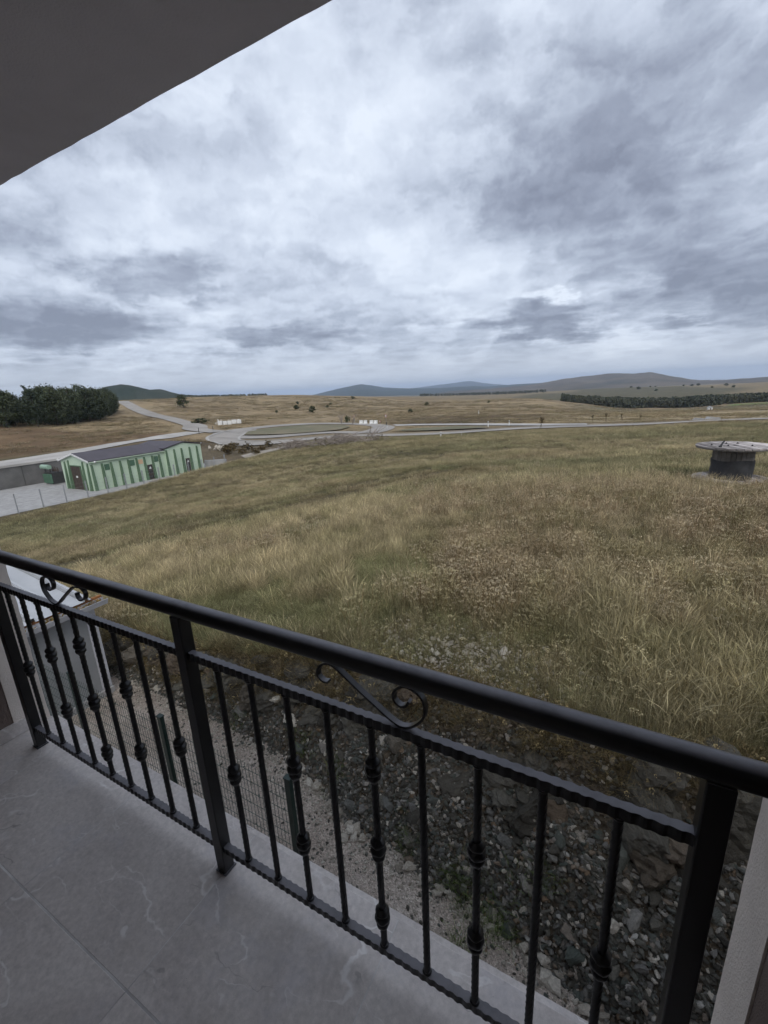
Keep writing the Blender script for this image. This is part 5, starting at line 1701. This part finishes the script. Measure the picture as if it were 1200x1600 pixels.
def build_yard_things():
    # oil tank on its frame behind the gable
    root = empty('transformer', (-70.4, 31.4, -9.05), 0, 'pale green tank on a dark frame left of the green building', 'transformer')
    MB().box(-1.0, 1.0, -0.8, 0.8, 0.15, 1.75).obj('tank_body', 'dark_metal', root)
    for k in range(6):
        MB().box(-0.9 + k * 0.34, -0.75 + k * 0.34, -1.1, -0.82, 0.3, 1.55).obj('fin', 'shutter_green', root)
    MB().tube([(-1.9, -0.5, 2.45), (0.0, -0.5, 2.45)], 0.32, 14).obj('conservator', 'tank_green', root, smooth=False)
    for x in (-1.2, 0.1):
        MB().box(x - 0.05, x + 0.05, -0.56, -0.44, 1.75, 2.2).obj('bracket', 'dark_metal', root)
    for x in (-0.6, 0.0, 0.6):
        MB().lathe([(0.12, 1.75), (0.16, 1.85), (0.09, 1.95), (0.14, 2.05), (0.07, 2.15), (0.05, 2.4)], 10, (x, 0.2, 0)).obj('bushing', 'door_brown', root)
    MB().box(-1.1, 1.1, -0.9, 0.9, 0.0, 0.15).obj('plinth', 'concrete', root)
    # retaining wall
    wl = empty('retaining_wall', (-73.9, 20, -9.2), 0, 'dark concrete retaining wall at the back of the yard', 'wall')
    MB().box(-0.25, 0.2, -70, 26, -0.2, 3.1).obj('wall_face', 'concrete_dark', wl)
    MB().box(-4.2, 0.3, -70.1, 26.1, 3.0, 3.3).obj('coping', 'pavement', wl)
    for k in range(14):
        y = -68 + k * 7
        MB().box(0.2, 0.215, y, y + 0.05, -0.2, 3.1).obj('joint', 'dark_metal', wl)
    # yard fence: lattice posts with wires
    fr = empty('yard_fence', (-55.3, 30, -9.05), 0, 'thin grey wire fence along the near side of the yard', 'fence')
    n = 15
    for k in range(n):
        y = -14.2 + 2.35 * k
        x = 0.0 if y < 16 else -(y - 16) * 0.15
        zt = hz(-55.3 + x, 30 + y) + 9.05
        p = MB()
        for sx in (-0.09, 0.09):
            p.box(x + sx - 0.025, x + sx + 0.025, y - 0.025, y + 0.025, zt - 0.3, zt + 2.1)
        for j in range(6):
            z = zt + 0.2 + j * 0.34
            p.box(x - 0.09, x + 0.09, y - 0.02, y + 0.02, z, z + 0.04)
        p.obj('post', 'galvanised', fr)
        if k < n - 1:
            y2 = y + 2.35
            x2 = 0.0 if y2 < 16 else -(y2 - 16) * 0.15
            z2 = hz(-55.3 + x2, 30 + y2) + 9.05
            for j in range(5):
                hh = 0.25 + 0.42 * j
                MB().tube([(x, y, zt + hh), (x2, y2, z2 + hh)], 0.006, 4).obj('wire', 'galvanised', fr)
    # low concrete block wall right of the building
    z = hz(-57.5, 52)
    b = MB().box(-3.4, 0.0, 0.0, 0.5, -0.3, 1.0).obj('block_wall', 'concrete', None, label='short pale concrete wall right of the green building', cat='wall')
    b.location = (-57.2, 50.2, -9.05); b.rotation_euler = (0, 0, R(32))


build_yard_things()


# ------------------------------------------------------------------ trees
def crown_mesh(name, mat, seed, rx, rz, zc, clumps, per, leaf, lobes=0.45, cone=0.0):
    rng = np.random.default_rng(seed)
    V, F = [], []
    for c in range(clumps):
        d = rng.normal(0, 1, 3); d /= np.linalg.norm(d)
        rr = rng.uniform(0.45, 0.95)
        t = d * rr
        z = t[2]
        taper = 1 - cone * (z + 1) / 2
        cc = np.array([t[0] * rx * taper, t[1] * rx * taper, zc + z * rz])
        cs = rx * lobes * rng.uniform(0.6, 1.2) * (taper * 0.7 + 0.3)
        for k in range(per):
            q = rng.normal(0, 0.5, 3) * cs * np.array([1, 1, 0.75])
            p = cc + q
            a = rng.normal(0, 1, 3); a /= np.linalg.norm(a)
            b = np.cross(a, rng.normal(0, 1, 3)); b /= np.linalg.norm(b)
            s = leaf * rng.uniform(0.6, 1.3)
            k0 = len(V)
            V += [p - a * s, p + b * s * 0.55, p + a * s, p - b * s * 0.55]
            F.append((k0, k0 + 1, k0 + 2, k0 + 3))
    return np_mesh(name, np.array(V), np.array(F), mat)


def trunk_mesh(name, seed, h, r, zc, rx):
    rng = random.Random(seed)
    mb = MB()
    bend = [rng.uniform(-0.03, 0.03) * h for _ in range(2)]
    mb.tube([(0, 0, -0.4), (bend[0] * .4, bend[1] * .4, h * .4), (bend[0], bend[1], h * .75), (bend[0], bend[1], h * .97)], [r, r * .8, r * .5, r * .15], 7)
    for k in range(7):
        z = h * rng.uniform(0.3, 0.85)
        a = rng.uniform(0, 6.28); l = rx * rng.uniform(0.5, 0.9)
        mb.tube([(0, 0, z), (l * .5 * math.cos(a), l * .5 * math.sin(a), z + l * .2), (l * math.cos(a), l * math.sin(a), z + l * .45)], [r * .35, r * .22, r * .08], 5)
    return mb.mesh(name, 'bark')


def tree(name, crown, trunk, x, y, s, rz, label, cat, group=None, sz=1.0):
    t = empty(name, (x, y, hz(x, y) - 0.05), rz, label, cat, group)
    t.scale = (s, s, s * sz)
    place('trunk', trunk, (0, 0, 0), parent=t)
    place('crown', crown, (0, 0, 0), parent=t)
    return t


def build_trees():
    rng = random.Random(11)
    crowns = [crown_mesh('crown', 'pine_leaf', 100 + k, 3.5, 4.9, 5.2, 80, 48, 0.27, 0.40, 0.35) for k in range(5)]
    trunks = [trunk_mesh('trunk', 200 + k, 10.4, 0.19, 6, 3.0) for k in range(5)]
    # the wood on the slope: front row first, then rows behind
    front = [(-137, 41), (-138, 47), (-138, 52), (-138.5, 57), (-138, 62.5), (-142, 67), (-147, 72), (-151, 77), (-156, 82.5), (-161, 88), (-172, 94), (-182, 102), (-191, 110), (-200, 117), (-211, 126)]
    spots = []
    for k, (x, y) in enumerate(front):
        d = Vector((x, y)).normalized()
        n = 6 if k < 12 else 4
        for j in range(n):
            off = j * 6.0 + rng.uniform(-2, 2)
            spots.append((x + d.x * off + rng.uniform(-2, 2) - 1.5, y + d.y * off + rng.uniform(-2.4, 2.4), j))
    for k, (x, y, j) in enumerate(spots):
        az = math.degrees(math.atan2(x, y))
        s = rng.uniform(0.78, 1.02)
        if -66 < az < -60:
            s *= 1.12
        if az < -66.4 and j > 1:
            s *= 0.86
        if az > -58:
            s *= 0.88
        tree('pine_tree', crowns[k % 5], trunks[k % 5], x, y, s, rng.uniform(0, 6.28), 'dark green pine massed in the wood on the left slope', 'tree', 'pines of the wood on the left slope', rng.uniform(0.92, 1.12))
    tree('pine_tree', crown_mesh('crown', 'pine_leaf', 133, 1.9, 4.4, 8.2, 24, 22, 0.38, 0.4, 0.7), trunk_mesh('trunk', 233, 12, 0.17, 8, 1.6), -163, 70, 0.92, 0.4, 'slender pine top standing clear above the wood', 'tree')
    # young planted saplings along the far road, each tied to a stake
    sap_crown = [crown_mesh('crown', 'dry_leaf', 300 + k, 0.34, 0.62, 1.45, 14, 12, 0.09, 0.5, 0.3) for k in range(3)]
    names = ['leaning bushy brown sapling standing alone at the roadside', 'faint bare sapling, leftmost of the row in the tan field', 'second sapling of the row in the tan field', 'third sapling of the row, darkest in the tan field', 'fourth sapling of the row in the tan field', 'rightmost sapling of the row in the tan field']
    for k, (x, y, s, lean) in enumerate([(-15.4, 92.3, 1.15, 0.18), (-10.9, 113.5, 0.75, 0.0), (-7.7, 117.5, 0.85, 0.03), (-4.9, 119.5, 0.95, 0.0), (-1.5, 121.5, 0.85, -0.04), (2.2, 123.5, 0.75, 0.1)]):
        t = empty('sapling', (x, y, hz(x, y)), rng.uniform(0, 6), names[k], 'sapling', 'saplings along the far road')
        t.scale = (s, s, s)
        t.rotation_euler = (0, lean, 0)
        place('trunk', MB().tube([(0, 0, -0.1), (0.02, 0, 0.7), (0, 0.01, 1.7)], [0.035, 0.03, 0.012], 6).mesh('trunk', 'bark'), (0, 0, 0), parent=t)
        place('crown', sap_crown[k % 3], (0, 0, 0), (0, 0, k), (1.5, 1.5, 1.1) if k == 0 else (0.6 if k == 1 else 1.1), parent=t)
        place('stake', MB().tube([(0.45 if k == 0 else 0.12, 0, -0.1), (0.05, 0, 1.0)], 0.03, 5).mesh('stake', 'bark'), (0, 0, 0), parent=t)
    # bushes dotted over the brown hillside
    bc = [crown_mesh('crown', 'bush_leaf', 400 + k, 1.0, 0.8, 0.85, 16, 14, 0.22, 0.5, 0.2) for k in range(4)]
    bt = MB().tube([(0, 0, -0.2), (0.05, 0, 0.8)], [0.09, 0.04], 6).mesh('stem', 'bark')
    spots = [(-154, 186, 1.8), (-131, 170, 2.2), (-188, 229, 1.5), (-151, 210, 1.2), (-87, 184, 1.3), (-116, 271, 1.8), (-146, 162, 0.9), (-170, 240, 1.2), (-210, 330, 2.0), (-92, 330, 1.3)]
    for k, (x, y, s) in enumerate(spots):
        t = empty('bush', (x, y, hz(x, y)), k * 1.3, 'small dark bush dotted on the brown hillside behind the roundabout', 'bush', 'bushes dotted on the brown hillside')
        t.scale = (s * 0.8, s * 0.8, s * 0.8)
        place('crown', bc[k % 4], (0, 0, 0), parent=t)
        place('stem', bt, (0, 0, 0), parent=t)
    tree('round_tree', crown_mesh('crown', 'bush_leaf', 450, 3.2, 2.6, 3.4, 30, 22, 0.4, 0.45, 0.2), trunk_mesh('trunk', 250, 5.5, 0.2, 3, 2.5), -219, 168, 1.15, 0.5, 'lone dark round tree on the hillside beside the climbing road', 'tree')
    t = empty('bush', (-131, 106.5, hz(-131, 106.5)), 0.3, 'low dark spreading bush left of the white block pile', 'bush')
    t.scale = (3.2, 2.0, 1.1)
    place('crown', bc[1], (0, 0, 0), parent=t); place('stem', bt, (0, 0, 0), parent=t)
    # bushes on the right hillside beyond the plantation
    rr = random.Random(8)
    for k in range(13):
        az = R(rr.uniform(-1, 13)); D = rr.uniform(1000, 1750)
        x, y = D * math.sin(az), D * math.cos(az)
        s = rr.uniform(2.5, 5)
        t = empty('bush', (x, y, hz(x, y)), k, 'distant dark bush scattered on the tan hillside above the plantation', 'bush', 'bushes on the far tan hillside')
        t.scale = (s, s, s * 0.8)
        place('crown', bc[k % 4], (0, 0, 0), parent=t); place('stem', bt, (0, 0, 0), parent=t)


build_trees()


def build_plantation():
    """far conifer plantation that reads as one dark mass"""
    rng = np.random.default_rng(9)
    V, F = [], []
    spots = []
    for k in range(4200):
        az = rng.uniform(-7.2, 13.5)
        d0 = 445 + 10 * math.sin(az * 0.9)
        D = d0 + rng.uniform(0, 95)
        if az > 8.3 and D < 468:
            continue
        if 2.35 < az < 2.5 or (8.1 < az < 8.5 and D < 470):
            continue
        spots.append((az, D))
    # scrub belts farther out under the hills
    for k in range(500):
        spots.append((rng.uniform(-24, -9), rng.uniform(1250, 1420)))
    for k in range(420):
        spots.append((rng.uniform(-52, -43), rng.uniform(900, 1000)))
    A = np.radians([s[0] for s in spots]); D = np.array([s[1] for s in spots])
    X, Y = D * np.sin(A), D * np.cos(A)
    Z = height(X, Y)
    for x, y, z, d in zip(X, Y, Z, D):
        h = rng.uniform(4.4, 7.2) * (0.72 + 0.5 * float(fbm(np.array([x * 0.06]), np.array([y * 0.06]), 97)[0])) if d < 700 else rng.uniform(5, 8)
        r0 = h * rng.uniform(0.16, 0.24)
        m = 18
        zz = rng.random(m) ** 0.8
        rr = r0 * (1.25 - 0.95 * zz ** 1.5) * np.sqrt(rng.random(m))
        th = rng.uniform(0, 6.283, m)
        C3 = np.stack([x + rr * np.cos(th), y + rr * np.sin(th), z + h * (0.05 + 0.9 * zz)], 1)
        A3 = rng.normal(0, 1, (m, 3)); A3 /= np.linalg.norm(A3, axis=1)[:, None]
        B3 = np.cross(A3, rng.normal(0, 1, (m, 3))); B3 /= np.linalg.norm(B3, axis=1)[:, None]
        sz = h * 0.16 * rng.uniform(0.6, 1.3, (m, 1))
        b0 = 4 * m * len(V)
        V.append(np.stack([C3 - A3 * sz, C3 + B3 * sz * .7, C3 + A3 * sz, C3 - B3 * sz * .7], 1).reshape(-1, 3))
        F.append(b0 + np.arange(4 * m).reshape(-1, 4))
    V = np.concatenate(V); F = np.concatenate(F)
    me = np_mesh('conifer_plantation', np.array(V), np.array(F), 'far_conifer')
    place('conifer_plantation', me, (0, 0, 0), label='dark conifer plantation across the valley on the right', cat='forest', kind='stuff')


build_plantation()


# ------------------------------------------------------------------ small things along the roads
def build_roadside():
    def ground(x, y, lift=0.1):
        return (x, y, hz(x, y) + lift)
    # white road barriers
    prof = [(-0.3, 0), (0.3, 0), (0.26, 0.15), (0.12, 0.42), (0.09, 0.95), (-0.09, 0.95), (-0.12, 0.42), (-0.26, 0.15)]
    me = MB().prism(prof, -0.55, 0.55, 'x').mesh('barrier', 'white_paint')
    # prism axis x takes (y, z)
    labs = ['leftmost white road barrier at the roundabout', 'second white road barrier from the left at the roundabout', 'third white road barrier from the left at the roundabout', 'rightmost white road barrier at the roundabout']
    for k, (x, y) in enumerate(((-73.2, 119.0), (-71.9, 119.4), (-70.0, 119.9), (-68.7, 120.2))):
        place('road_barrier', me, ground(x, y, 0.18), (0, 0, R(15)), (1.0, 1.1, 1.15), label=labs[k], cat='barrier', group='white barriers at the roundabout')
    # bollards
    b = MB().lathe([(0.10, -0.1), (0.10, 0.95), (0.08, 1.05), (0.03, 1.1)], 10).mesh('bollard', 'white_paint')
    band = MB().lathe([(0.104, 0.72), (0.104, 0.88)], 10).mesh('band', 'dark_metal')
    for (x, y, s, lab) in ((-30, 107.5, 1.25, 'white bollard post on the far side of the narrow island'), (-25.4, 109.5, 1.15, 'white bollard post right of the narrow island'), (-30.1, 76.5, 0.95, 'white marker post in the meadow edge before the road'), (-50.6, 168, 1.4, 'white marker post alone on the brown hillside'), (-27, 79, 0.5, 'short white stub post at the meadow edge')):
        t = empty('bollard', ground(x, y, 0.0), 0, lab, 'bollard')
        t.scale = (s, s, s)
        place('post', b, (0, 0, 0), parent=t); place('band', band, (0, 0, 0), parent=t)

    def sign(x, y, h, lab, face, mat, w=0.45, backing='galvanised'):
        t = empty('road_sign', ground(x, y, 0.0), R(-28), lab, 'sign')
        MB().tube([(0, 0, -0.1), (0, 0, h)], 0.04, 8).obj('pole', 'galvanised', t)
        if face == 'round':
            MB().prism([(w * math.cos(6.283 * k / 20), h - w + w * math.sin(6.283 * k / 20)) for k in range(20)], -0.07, -0.05, 'y').obj('sign_rim', 'red_paint', t)
            MB().prism([(w * .75 * math.cos(6.283 * k / 20), h - w + w * .75 * math.sin(6.283 * k / 20)) for k in range(20)], -0.08, -0.071, 'y').obj('sign_face', mat, t)
        elif face == 'tri':
            MB().prism([(-w, h - 1.5 * w), (w, h - 1.5 * w), (0, h + 0.1)], -0.07, -0.05, 'y').obj('sign_face', mat, t)
        else:
            MB().box(-w, w, -0.08, -0.05, h - 0.8, h).obj('sign_face', mat, t)
        return t
    sign(-66.0, 122, 3.0, 'round red-rimmed white sign on a tall pole beyond the barriers', 'round', 'white_paint', 0.5)
    sign(-67.6, 121, 1.2, 'low round red-rimmed sign right of the barriers', 'round', 'white_paint', 0.36)
    sign(-77.5, 122, 2.6, 'square cream sign board left of the barriers', 'box', 'sign_peach', 0.75)
    t = sign(-54.5, 101, 2.0, 'dark narrow post with striped boards on the road island', 'box', 'dark_metal', 0.18)
    for k in range(3):
        MB().box(-0.15, 0.15, -0.05, 0.05, 0.4 + k * 0.4, 0.6 + k * 0.4).obj('stripe', 'white_paint', t)
    sign(-92, 78.2, 2.2, 'dark signpost seen from behind near the junction', 'box', 'dark_metal', 0.28)
    # dark notice board on legs by the junction
    t = empty('notice_board', ground(-97.2, 78.0, 0.0), R(-40), 'wide dark notice board on legs beside the junction', 'notice board')
    MB().box(-1.4, 1.4, -0.05, 0.05, 0.7, 1.5).obj('board', 'dark_metal', t)
    for x in (-1.1, 0.0, 1.1):
        MB().box(x - 0.05, x + 0.05, -0.04, 0.04, -0.1, 0.7).obj('leg', 'dark_metal', t)
    # pile of white blocks at the foot of the hill
    rng = random.Random(21)
    cx, cy = -117.5, 106.5
    d = Vector((cx, cy)).normalized(); u = Vector((d.y, -d.x))
    k = 0
    labs = ['leftmost white concrete block of the pile below the hill', 'second white concrete block from the left in the pile', 'middle white concrete block of the pile below the hill', 'fourth white concrete block from the left in the pile', 'rightmost white concrete block of the pile below the hill']
    for (a, z, s) in ((-2.6, 0, 1.5), (-1.1, 0, 1.3), (0.3, 0, 1.4), (1.8, 0.3, 1.6), (3.4, 0.3, 1.5)):
        p = Vector((cx, cy)) + u * a
        mb = MB().box(-s * .45, s * .45, -0.6, 0.6, 0, 1.25)
        o = mb.obj('concrete_block', 'white_paint', None, bevel=0.05, label=labs[k], cat='block', group='white blocks below the hill')
        o.location = (p.x, p.y, hz(p.x, p.y) + z); o.rotation_euler = (0, 0, math.atan2(u.y, u.x) + rng.uniform(-.25, .25))
        k += 1
    r = MB()
    rm = [rock_mesh('rubble_stone', 'pale_stone', 70 + i, 12) for i in range(3)]
    t = empty('rubble_heap', ground(cx + d.x * 2.5, cy + d.y * 2.5, 0.0), 0, 'grey rubble heap behind the white concrete blocks', 'rubble')
    for i in range(26):
        s = rng.uniform(0.35, 0.8)
        q = u * rng.uniform(-4.2, 3.6)
        place('stone', rm[i % 3], (q.x, q.y, rng.uniform(0.3, 1.3)), (rng.random(), rng.random(), rng.random() * 6), s, t)
    t = empty('rubble_heap', ground(-68.5, 59.5, 0.0), 0, 'pale rubble heap on the waste ground beside the green building', 'rubble')
    for i in range(22):
        s = rng.uniform(0.2, 0.5)
        place('stone', rm[i % 3], (rng.gauss(0, 1.3), rng.gauss(0, 1.0), rng.uniform(0.1, 0.9)), (rng.random(), rng.random(), rng.random() * 6), s, t)
    # concrete debris in the valley on the right
    for i, (x, y, s, lab) in enumerate(((12.6, 112, 0.8, 'grey concrete slab lying by the road on the far right'), (15.0, 113, 1.0, 'larger pale concrete slab lying by the road on the far right'), (29, 229, 1.7, 'small white hut in the valley before the plantation'))):
        if i < 2:
            o = MB().prism([(-1.4, 0), (1.4, 0), (1.3, 0.42), (-0.9, 0.55)], -0.5, 0.5, 'y').obj('concrete_slab', 'concrete', None, label=lab, cat='slab')
            o.location = ground(x, y, 0.1); o.scale = (s, s, s); o.rotation_euler = (0, 0.05, i * 0.6)
        else:
            h = empty('hut', ground(x, y, -0.1), R(20), lab, 'hut')
            h.scale = (0.6, 0.6, 0.6)
            MB().box(-1.3, 1.3, -1, 1, 0, 2.1).obj('wall', 'white_paint', h)
            MB().prism([(-1.5, 2.1), (1.5, 2.1), (0, 2.9)], -1.2, 1.2, 'y').obj('roof', 'galvanised', h)
            MB().box(-0.4, 0.4, -1.04, -1.003, 0, 1.7).obj('door', 'door_brown', h)


build_roadside()


def build_brush():
    rng = random.Random(31)
    # heap of cut branches at the far edge of the meadow
    labs = ('long heap of cut grey branches at the far edge of the meadow', 'smaller heap of cut branches left of the long one', 'upright dry scrub stems right of the branch heap')
    for k, (x, y, n, sx, sy, up) in enumerate(((-42.0, 61.5, 420, 5.2, 2.4, 0.5), (-49.5, 59.0, 220, 3.2, 1.8, 0.5), (-38.5, 66.5, 60, 2.6, 1.0, 1.3))):
        t = empty('brush_heap', (x, y, hz(x, y)), R(28), labs[k], 'brush')
        mb = MB()
        for i in range(n):
            px, py = rng.gauss(0, sx * .5), rng.gauss(0, sy * .5)
            zz = max(0.02, 1.7 * math.exp(-(px / sx) ** 2 - (py / sy) ** 2) * rng.random())
            l = rng.uniform(0.6, 2.2)
            a = rng.uniform(0, 6.28); e = rng.uniform(-0.2, up)
            d = Vector((math.cos(a) * math.cos(e), math.sin(a) * math.cos(e), math.sin(e))) * l
            p = Vector((px, py, zz))
            mb.tube([p, p + d * .5 + Vector((0, 0, rng.uniform(-.05, .12))), p + d], [0.05, 0.036, 0.014], 4, False)
        mb.obj('branches', 'twig', t)
        tm = crown_mesh('dead_leaves', 'dry_leaf', 500 + k, sx * .8, 0.35, 0.25, 24, 10, 0.12, 0.3)
        place('dead_leaves', tm, (0, 0, 0), (0, 0, 0), (1, sy / sx, 1), t)
    o = MB().tube([(0, 0, 0), (1.2, 1.5, 0.7), (2.2, 2.8, 1.25)], [0.09, 0.08, 0.06], 8).obj('pole', 'pale_wood', None, label='long pale pole leaning out of the branch heap', cat='pole')
    o.location = (-43.0, 60.0, hz(-43.0, 60.0) + 0.5)
    # arching bare bush by the roundabout, two bowed clumps
    for k, (x, y, lab) in enumerate(((-79.5, 117.5, 'left bowed clump of bare arching stems before the roundabout'), (-75.0, 117.0, 'right bowed clump of bare arching stems before the roundabout'))):
        t = empty('bare_bush', (x, y, hz(x, y)), 0, lab, 'bush', 'bare arching bushes')
        mb = MB()
        for i in range(24):
            a = rng.uniform(0, 6.28); l = rng.uniform(1.0, 2.1); h = rng.uniform(1.8, 3.4)
            pts = []
            for s in range(6):
                q = s / 5
                pts.append((l * q * math.cos(a), l * q * math.sin(a), h * math.sin(q * 2.2)))
            mb.tube(pts, [0.035, 0.03, 0.028, 0.024, 0.018, 0.01], 4, False)
        mb.obj('stems', 'twig', t)
    t = empty('bush', (-80.5, 122.5, hz(-80.5, 122.5)), 0, 'small dark green bush beside the cream sign board', 'bush')
    t.scale = (0.9, 0.9, 1.5)
    place('crown', crown_mesh('crown', 'bush_leaf', 460, 1.0, 0.8, 0.85, 14, 12, 0.22, 0.5, 0.2), (0, 0, 0), parent=t)
    place('stem', MB().tube([(0, 0, -0.1), (0, 0, 0.7)], 0.06, 6).mesh('stem', 'bark'), (0, 0, 0), parent=t)
    t = empty('bush', (-63.5, 56.5, hz(-63.5, 56.5)), 0, 'olive bush on the waste ground right of the green building', 'bush')
    t.scale = (1.2, 1.2, 1.3)
    place('crown', crown_mesh('crown', 'dry_leaf', 461, 1.0, 0.8, 0.85, 14, 12, 0.2, 0.5, 0.2), (0, 0, 0), parent=t)
    place('stem', MB().tube([(0, 0, -0.1), (0, 0, 0.7)], 0.06, 6).mesh('stem', 'bark'), (0, 0, 0), parent=t)


build_brush()


def build_waste_ground_scrub():
    bc = [crown_mesh('crown', 'dry_leaf', 480 + k, 1.0, 0.7, 0.7, 14, 12, 0.2, 0.5, 0.2) for k in range(3)]
    st = MB().tube([(0, 0, -0.2), (0, 0, 0.6)], 0.05, 5).mesh('stem', 'bark')
    spots = [(-66, 59.4, 0.8), (-61, 57.7, 0.7), (-64, 62, 0.9), (-57, 57, 0.7), (-69, 63, 0.9), (-59, 60.5, 0.6), (-62, 65.5, 0.8), (-52, 62.5, 0.7), (-50.5, 66, 0.6)]
    for k, (x, y, s) in enumerate(spots):
        t = empty('bush', (x, y, hz(x, y)), k * 1.7, 'low brown scrub bush on the waste ground between building and road', 'bush', 'scrub on the waste ground')
        t.scale = (s * 1.3, s * 1.3, s)
        place('crown', bc[k % 3], (0, 0, 0), parent=t); place('stem', st, (0, 0, 0), parent=t)


build_waste_ground_scrub()


# ------------------------------------------------------------------ the air between here and the mountains
def build_haze():
    m = bpy.data.materials.new('haze_air')
    m.use_nodes = True
    nt = m.node_tree
    nt.nodes.clear()
    out = nt.nodes.new('ShaderNodeOutputMaterial')
    v = nt.nodes.new('ShaderNodeVolumePrincipled')
    v.inputs['Color'].default_value = (0.64, 0.78, 1.0, 1)
    v.inputs['Density'].default_value = 0.000095
    nt.links.new(v.outputs[0], out.inputs['Volume'])
    MATS['haze_air'] = m
    MB().box(-19500, 19500, -19000, 19000, -420, 230).obj('haze', 'haze_air', None, label='thin pale haze over the whole country', cat='haze', kind='stuff')


build_haze()
